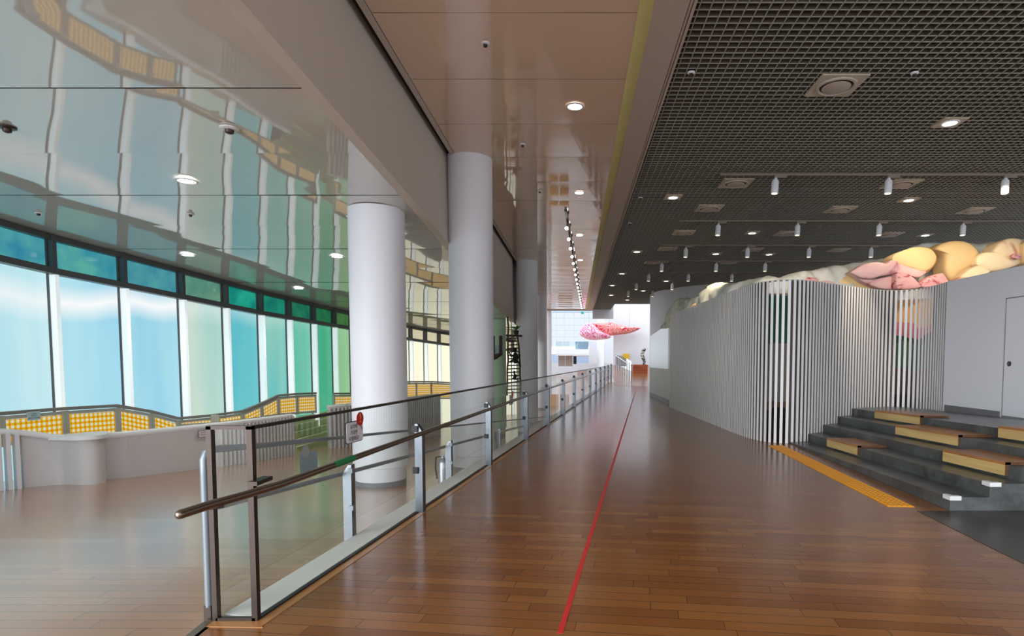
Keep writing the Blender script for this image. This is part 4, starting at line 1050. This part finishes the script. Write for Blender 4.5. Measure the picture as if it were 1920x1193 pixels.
def figure(px, py, s_, nm):
    c0 = Vector(hy(px, py, LY_-.15)); b = MB()
    b.tube([c0+Vector((0, 0, -.28*s_)), c0+Vector((-.02, 0, -.1*s_)), c0+Vector((.0, -.03, .1*s_)), c0+Vector((-.02, -.05, .2*s_))], [.07*s_, .13*s_, .12*s_, .06*s_], 12)
    b.lathe([(.01, .14*s_), (.08*s_, .10*s_), (.1*s_, .02*s_), (.07*s_, -.06*s_), (.02, -.09*s_)], tuple(c0+Vector((-.02, -.07, .30*s_))), 12)
    for e in ((-.30, .22), (-.28, -.22), (.22, -.42), (.2, .12)):
        b.tube([c0+Vector((e[0]*.2, 0, e[1]*.4))*s_, c0+Vector((e[0]*.7, .0, e[1]*.5-.06))*s_, c0+Vector((e[0], .03, e[1]))*s_], [.05*s_, .04*s_, .03*s_], 8)
    return b.build(nm, M['fur'], t, smooth=True)
figure(967, 670, .72, 'climbing_figure'); figure(966, 706, .42, 'climbing_figure')
c0 = Vector(hy(968, 628, LY_-.05))
t = thing('potted_plant', 'small green plant on the shelf of the rope ladder', 'plant', c0)
b = MB(); b.lathe([(.06, 0), (.09, .14)], tuple(c0), 14); b.build('pot', M['darkwood'], t)
b = MB()
for i in range(9):
    a = 2*PI*i/9; d = Vector((math.cos(a), .5*math.sin(a), 0)); p0 = c0+Vector((0, 0, .12)); p1 = p0+d*.12+Vector((0, 0, .14)); p2 = p0+d*.24+Vector((0, 0, .10+.05*(i % 3)))
    sd = Vector((-d.y, d.x, 0)).normalized()*.045
    b.add([p0, p1-sd, p1+sd, p2], [(0, 1, 3, 2)])
b.build('leaves', M['leaf'], t)
LB = 17.6
t = thing('hanging_bowl', 'dark timber hanging sculpture of two upright planks and a curved woven bowl', 'sculpture', hy(931, 675, LB))
for x0, x1, y0, y1 in ((921, 927.5, 630, 666), (936.2, 941.8, 630, 667)):
    a, c = Vector(hy(x0, y1, LB)), Vector(hy(x1, y0, LB)); b = MB(); b.box(a.x, c.x, LB-.04, LB+.04, a.z, c.z); b.build('plank', M['darkwood'], t)
P = [hy(914, 664, LB), hy(921, 664, LB), hy(930, 664, LB), hy(937, 662, LB), hy(941, 660, LB), hy(938, 668, LB), hy(931, 673, LB), hy(922, 676.5, LB), hy(914, 674, LB)]
b = MB(); b.pillow(P, .15, .15, 5); b.build('bowl', M['rope'], t, smooth=True)
for x in (928.5, 931, 933.5, 935):
    b = MB(); b.tube([hy(x, 664, LB), hy(x+1.2, 647+abs(x-932), LB)], .012, 6); b.build('rib', M['signgrey'], t)

# ================================================================== FAR ATRIUM
def rect(bb, x0, y0, x1, y1, Y, th=.3):
    a, c = hy(x0, y1, Y), hy(x1, y0, Y); return bb.box(a[0], c[0], Y, Y+th, a[2], c[2])
# curtain wall: bright panes with bars
w = thing('window_40', None, None, hy(1095, 640, 88)); struct(w)
b = MB(); rect(b, 1020, 470, 1160, 650, 88, .2); b.build('pane', M['daylight'], w)
b = MB()
for y in (586, 597, 610, 620, 632): a, c = hy(1034, y, 87.8), hy(1152, y, 87.8); b.bar(a, c, .07, .06)
for x in (1043, 1058, 1076, 1096, 1119): a, c = hy(x, 586, 87.8), hy(x, 648, 87.8); b.bar(a, c, .045, .045)
b.build('glazing_bar', M['fargrey'], w)
b = MB(); rect(b, 1036, 577.5, 1154, 585.5, 87, .3); struct(b.build('trim_8', M['fargrey']))
# bright side glazing of the atrium
w = thing('window_41', None, None, (-9, 31, -1.07)); struct(w)
b = MB(); b.box(-9.1, -9, 30.5, 88, 1.0, 13); b.build('pane', day('atrium_glazing', (232, 244, 255), 1.9), w)
b = MB()
for y in range(31, 88, 3): b.box(-9.0, -8.85, y-.06, y+.06, -1.07, 13)
b.build('mullion', M['fargrey'], w)
b = MB(); b.box(-9.1, -8.95, 30.5, 88, -1.1, 1.0); struct(b.build('wall_left', M['wallwhite']))
w = thing('window_42', None, None, (0, 60, 13)); struct(w)
b = MB(); b.box(-9, 14, 43, 88, 13, 13.1); b.build('pane', day('skylight_glazing', (236, 246, 255), 2.4), w)
b = MB()
for y in range(44, 88, 3): b.box(-9, 14, y-.1, y+.1, 12.7, 13)
b.build('glazing_bar', M['fargrey'], w)
# white walls
b = MB(); rect(b, 1150, 540, 1290, 720, 48.3, .3); struct(b.build('wall_far', M['wallwhite']))
b = MB(); rect(b, 1104, 640, 1152, 682, 86, .3); struct(b.build('wall_back', M['wallwhite']))
b = MB(); rect(b, 1034, 681, 1152, 708, 89, .3); struct(b.build('wall_back', M['wallwhite']))
b = MB(); rect(b, 1034, 664, 1152, 684, 91, .2); struct(b.build('wall_back', M['bluegrey']))
a = hy(1133, 600, 70)
b = MB(); b.lathe([(.45, -1.07), (.45, 14)], (hy(1126, 600, 76)[0], 76, 0), 32); o = b.build('round_column', M['column'], smooth=True); tag(o, 'distant white column in front of the bright curtain wall', 'column', 'round white columns')
# upper balcony
t = thing('balcony', 'white upper balcony with glass front at the far end of the atrium', 'balcony', hy(1073, 667, 70))
b = MB(); a, c = hy(1042.5, 667, 70), hy(1104.5, 655, 70); b.box(a[0], c[0], 70, 84, a[2], c[2]); b.box(a[0]-.02, c[0]+.02, 69.95, 84, a[2]+.18, a[2]+.24); b.build('slab', M['white'], t)
b = MB(); a, c = hy(1042.5, 655, 70), hy(1104.5, 640, 70); b.add([(a[0], 70.1, a[2]), (c[0], 70.1, a[2]), (c[0], 70.1, c[2]), (a[0], 70.1, c[2])], [(0, 1, 2, 3)]); b.build('glass_front', M['balglass'], t)
b = MB(); a, c = hy(1079, 655, 80), hy(1103, 641, 80); b.box(a[0], c[0], 80, 80.5, a[2], c[2]); tag(b.build('service_counter', plain('counter_grey', (120, 146, 160), .4)), 'grey blue counter on the far upper balcony behind its glass', 'counter')
t = thing('hanging_screen', 'pair of brown boards hanging under the far white balcony', 'screen', hy(1060, 687, 72))
for x0, x1 in ((1047, 1059.6), (1060.2, 1073.5)):
    b = MB(); rect(b, x0, 667, x1, 687, 72, .1); b.build('board', M['brown'], t)
b = MB(); rect(b, 1075, 668, 1081, 683, 84, .3); tag(b.build('dark_kiosk', M['black']), 'dark narrow banner below the far balcony, right of the brown boards', 'banner')  # dark upright kiosk, left clear of the floor with no hanger
# exit sign
b = MB(); rect(b, 1089.5, 584.5, 1094.5, 589, 86.5, .1); tag(b.build('exit_sign', M['teal']), 'small teal exit sign above the far curtain wall', 'sign')
# timber plinth + totem + yellow canvas on the far wall
def upramp(y): return (y-34.6)/12
YP = 42.; zP = upramp(YP)-.05
t = thing('timber_plinth', 'red-brown timber plinth box at the far end of the corridor', 'plinth', (hy(1201, 699, YP)[0], YP, zP))
a, c = hy(1187, 699.8, YP), hy(1214.5, 684, YP)
b = MB(); b.box(a[0], c[0], YP, YP+.7, zP, c[2]); b.build('body', M['redbrown'], t)
b = MB()
for z in (.33, .62): b.box(a[0]-.005, c[0]+.005, YP-.005, YP+.705, zP+(c[2]-zP)*z-.006, zP+(c[2]-zP)*z+.006)
b.build('joint', M['ply_end'], t)
b = MB(); base = hy(1206, 684, YP+.35); zz = base[2]+.002; pr = []
for i in range(15):
    pr.append((Vector((base[0]+.08*math.sin(i*.55), YP+.35, zz+i*.085)), .085+.065*abs(math.sin(i*1.3+.6))))
b.tube([p for p, r in pr], [r for p, r in pr], 12); tag(b.build('totem_sculpture', M['sculpt'], smooth=True), 'twisting dark and silver totem sculpture standing on the timber plinth', 'sculpture')
b = MB(); rect(b, 1168, 663.5, 1180, 673, 48.1, .12); tag(b.build('wall_canvas', M['yellowart']), 'small yellow patterned canvas on the far white wall', 'painting')
# rising railing at the far end
t = thing('far_railing', 'white glass railing climbing away at the far end of the corridor', 'railing', (3.6, 38.9, upramp(38.9)))
n_ = 9; Pn = []
for i in range(n_):
    y = 38.4+i*1.1; x = 3.68-.048*(y-38.4); Pn.append(Vector((x, y, upramp(y))))
U = Vector((0, 0, 1))
b = MB(); b.tube([p+U*.86 for p in Pn], .03, 8); b.build('handrail', M['white'], t)
for p in Pn:
    b = MB(); b.bar(p, p+U*.98, .05, .03, up=(0, 1, 0)); b.build('post', M['steel'], t)
b = MB(); b.add([Pn[0], Pn[-1], Pn[-1]+U*1.15, Pn[0]+U*1.15], [(0, 1, 2, 3)]); b.build('glass_pane', M['balglass'], t)

# lower hall timber boxes, stools
t = thing('timber_bench', 'pale timber box bench on the lower floor seen through the far glass panes', 'bench', (hz(1046, 760, -1.07)[0], 30.5, -1.07))
a = hz(1046, 762, -1.07); w_ = a[1]/1085
for x0, x1 in ((1030, 1047), (1050, 1067)):
    b = MB(); b.box((x0-1080)*w_, (x1-1080)*w_, a[1], a[1]+.5, -1.07, -1.07+22*w_); b.build('box', M['orangebox'], t)
b = MB(); c0 = hz(1122, 738, -1.07); b.lathe([(.5, 0), (.56, .1), (.5, .9), (.56, 1.7), (.5, 1.85)], (c0[0], c0[1], -1.07), 24)
tag(b.build('white_drum', M['white'], smooth=True), 'white round drum on the lower floor behind the far end of the railing', 'drum')

# hanging labyrinth sculpture
YS = 47.
t = thing('hanging_sculpture', 'large pink and red labyrinth-patterned wing sculpture floating over the far corridor', 'sculpture', hy(1140, 620, YS))
def cr(pts, Y): return [Vector(p) for p in smooth_path([Vector(hy(1040+x/9.94, 600+y/9.94, Y)) for x, y in pts+[pts[0]]], 4)[:-1]]
b = MB(); b.pillow(cr([(640, 58), (760, 62), (860, 58), (940, 54), (1030, 38), (1100, 60), (1250, 100), (1400, 130), (1590, 146), (1580, 172), (1480, 222), (1350, 260), (1200, 276), (1090, 290), (960, 300), (850, 240), (740, 150)], YS), .5, .25, 6); b.build('red_wing', M['maze_red'], t, smooth=True)
b = MB(); b.pillow(cr([(458, 255), (470, 200), (510, 140), (560, 90), (640, 52), (700, 70), (780, 140), (860, 210), (960, 262), (1040, 300), (1044, 328), (985, 352), (800, 372), (640, 366), (540, 325), (480, 288)], YS-.5), .7, .4, 6); b.build('pink_lobe', M['maze_pink'], t, smooth=True)
b = MB()
for x, y in ((1104, 607), (1143, 605), (1180, 613)):
    p = Vector(hy(x, y, YS)); b.tube([p, (p.x, p.y, 13)], .008, 5)
b.build('wire', M['steel'], t)

# ================================================================== LIGHT
W = bpy.data.worlds.new('world'); S.world = W; W.use_nodes = True
bg = W.node_tree.nodes['Background']; bg.inputs[0].default_value = (.86, .93, 1., 1); wt = W.node_tree; tc = wt.nodes.new('ShaderNodeTexCoord'); sx = wt.nodes.new('ShaderNodeSeparateXYZ'); wt.links.new(tc.outputs['Generated'], sx.inputs[0])
m1 = wt.nodes.new('ShaderNodeMath'); m1.operation = 'MULTIPLY_ADD'; wt.links.new(sx.outputs[0], m1.inputs[0]); m1.inputs[1].default_value = -1.3; m1.inputs[2].default_value = 2.45
m2 = wt.nodes.new('ShaderNodeMath'); m2.operation = 'MAXIMUM'; wt.links.new(m1.outputs[0], m2.inputs[0]); m2.inputs[1].default_value = .6; wt.links.new(m2.outputs[0], bg.inputs[1])
def lamp(kind, name, loc, energy, col, target=None, **kw):
    l = bpy.data.lights.new(name, kind); l.energy = energy; l.color = col
    for k_, v in kw.items(): setattr(l, k_, v)
    o = bpy.data.objects.new(name, l); COL.objects.link(o); o.location = loc
    if target is not None: o.rotation_euler = (Vector(target)-Vector(loc)).to_track_quat('-Z', 'Y').to_euler()
    return o
WARM = (1., .80, .55)
sun = lamp('SUN', 'fill_sun', (0, -8, 6), .6, (.93, .96, 1.), None, angle=math.radians(50))  # added fill from behind the camera, through the open back
sun.rotation_euler = (Vector((.16, 1, -.22))).to_track_quat('-Z', 'Y').to_euler()
sun2 = lamp('SUN', 'fill_sun', (-6, -8, 6), 2.8, (.95, .97, 1.), None, angle=math.radians(40))  # second added fill, from behind left, to brighten the right-hand walls
sun2.rotation_euler = (Vector((.75, 1, -.25))).to_track_quat('-Z', 'Y').to_euler()
for x, y in ((-4.776, 7.232), (-7.205, 10.863), (-4.48, 10.975), (-6.571, 13.827)):
    lamp('SPOT', 'downlight_lamp', (x, y, lceil(y)-.06), 110, (1, .95, .88), (x, y, 0), spot_size=2.2, spot_blend=.8, shadow_soft_size=.1)
lamp('SPOT', 'spot_relief', (4.6, 11.2, 4.7), 120, WARM, (4.7, 13.6, 3.3), spot_size=1.0, spot_blend=.8, shadow_soft_size=.08)
lamp('SPOT', 'spot_relief', (7.9, 10.6, 4.75), 260, WARM, (8.6, 13.3, 3.5), spot_size=1.1, spot_blend=.8, shadow_soft_size=.08)
lamp('SPOT', 'spot_relief', (6.2, 10.6, 4.75), 110, WARM, (6.8, 13.2, 3.6), spot_size=1.0, spot_blend=.8, shadow_soft_size=.08)
lamp('SPOT', 'spot_screen', (5.9, 10.6, 4.9), 480, (1, .82, .62), (5.95, 12.2, 2.2), spot_size=.62, spot_blend=.9, shadow_soft_size=.05)
lamp('SPOT', 'spot_relief', (3.4, 14.8, 4.8), 320, WARM, (4.4, 16.5, 3.0), spot_size=1.2, spot_blend=.8, shadow_soft_size=.08)
for x, y in ((5.499, 8.72), (2.084, 12.64), (7.266, 12.85), (4.846, 16.15), (1.964, 18.91)):
    lamp('SPOT', 'downlight_lamp', (x, y, CEIL-.03), 60, (1, .84, .66), (x, y, 0), spot_size=1.5, spot_blend=.6, shadow_soft_size=.08)
for x, y in ((-.015, 8.146), (.067, 12.25)):
    lamp('SPOT', 'downlight_lamp', (x, y, CEIL-.03), 60, (1, .88, .74), (x, y, 0), spot_size=1.4, spot_blend=.6, shadow_soft_size=.08)

# ================================================================== CAMERA
cam = bpy.data.cameras.new('camera'); co = bpy.data.objects.new('camera', cam); COL.objects.link(co)
co.location = (0, 0, EYE); co.rotation_euler = (PI/2-TH, 0, 0)
cam.sensor_fit = 'HORIZONTAL'; cam.sensor_width = 36.; cam.lens = FPX*36/1920
cam.shift_x = (960-CX)/1920; cam.shift_y = (CY-596.5)/1920
cam.clip_end = 300
S.camera = co
S.view_settings.view_transform = 'Standard'
S.view_settings.exposure = 0.
S.cycles.max_bounces = 8; S.cycles.diffuse_bounces = 4; S.cycles.glossy_bounces = 5; S.cycles.transparent_max_bounces = 24
S.cycles.sample_clamp_indirect = 6.
S.cycles.use_adaptive_sampling = True; S.cycles.adaptive_threshold = .015
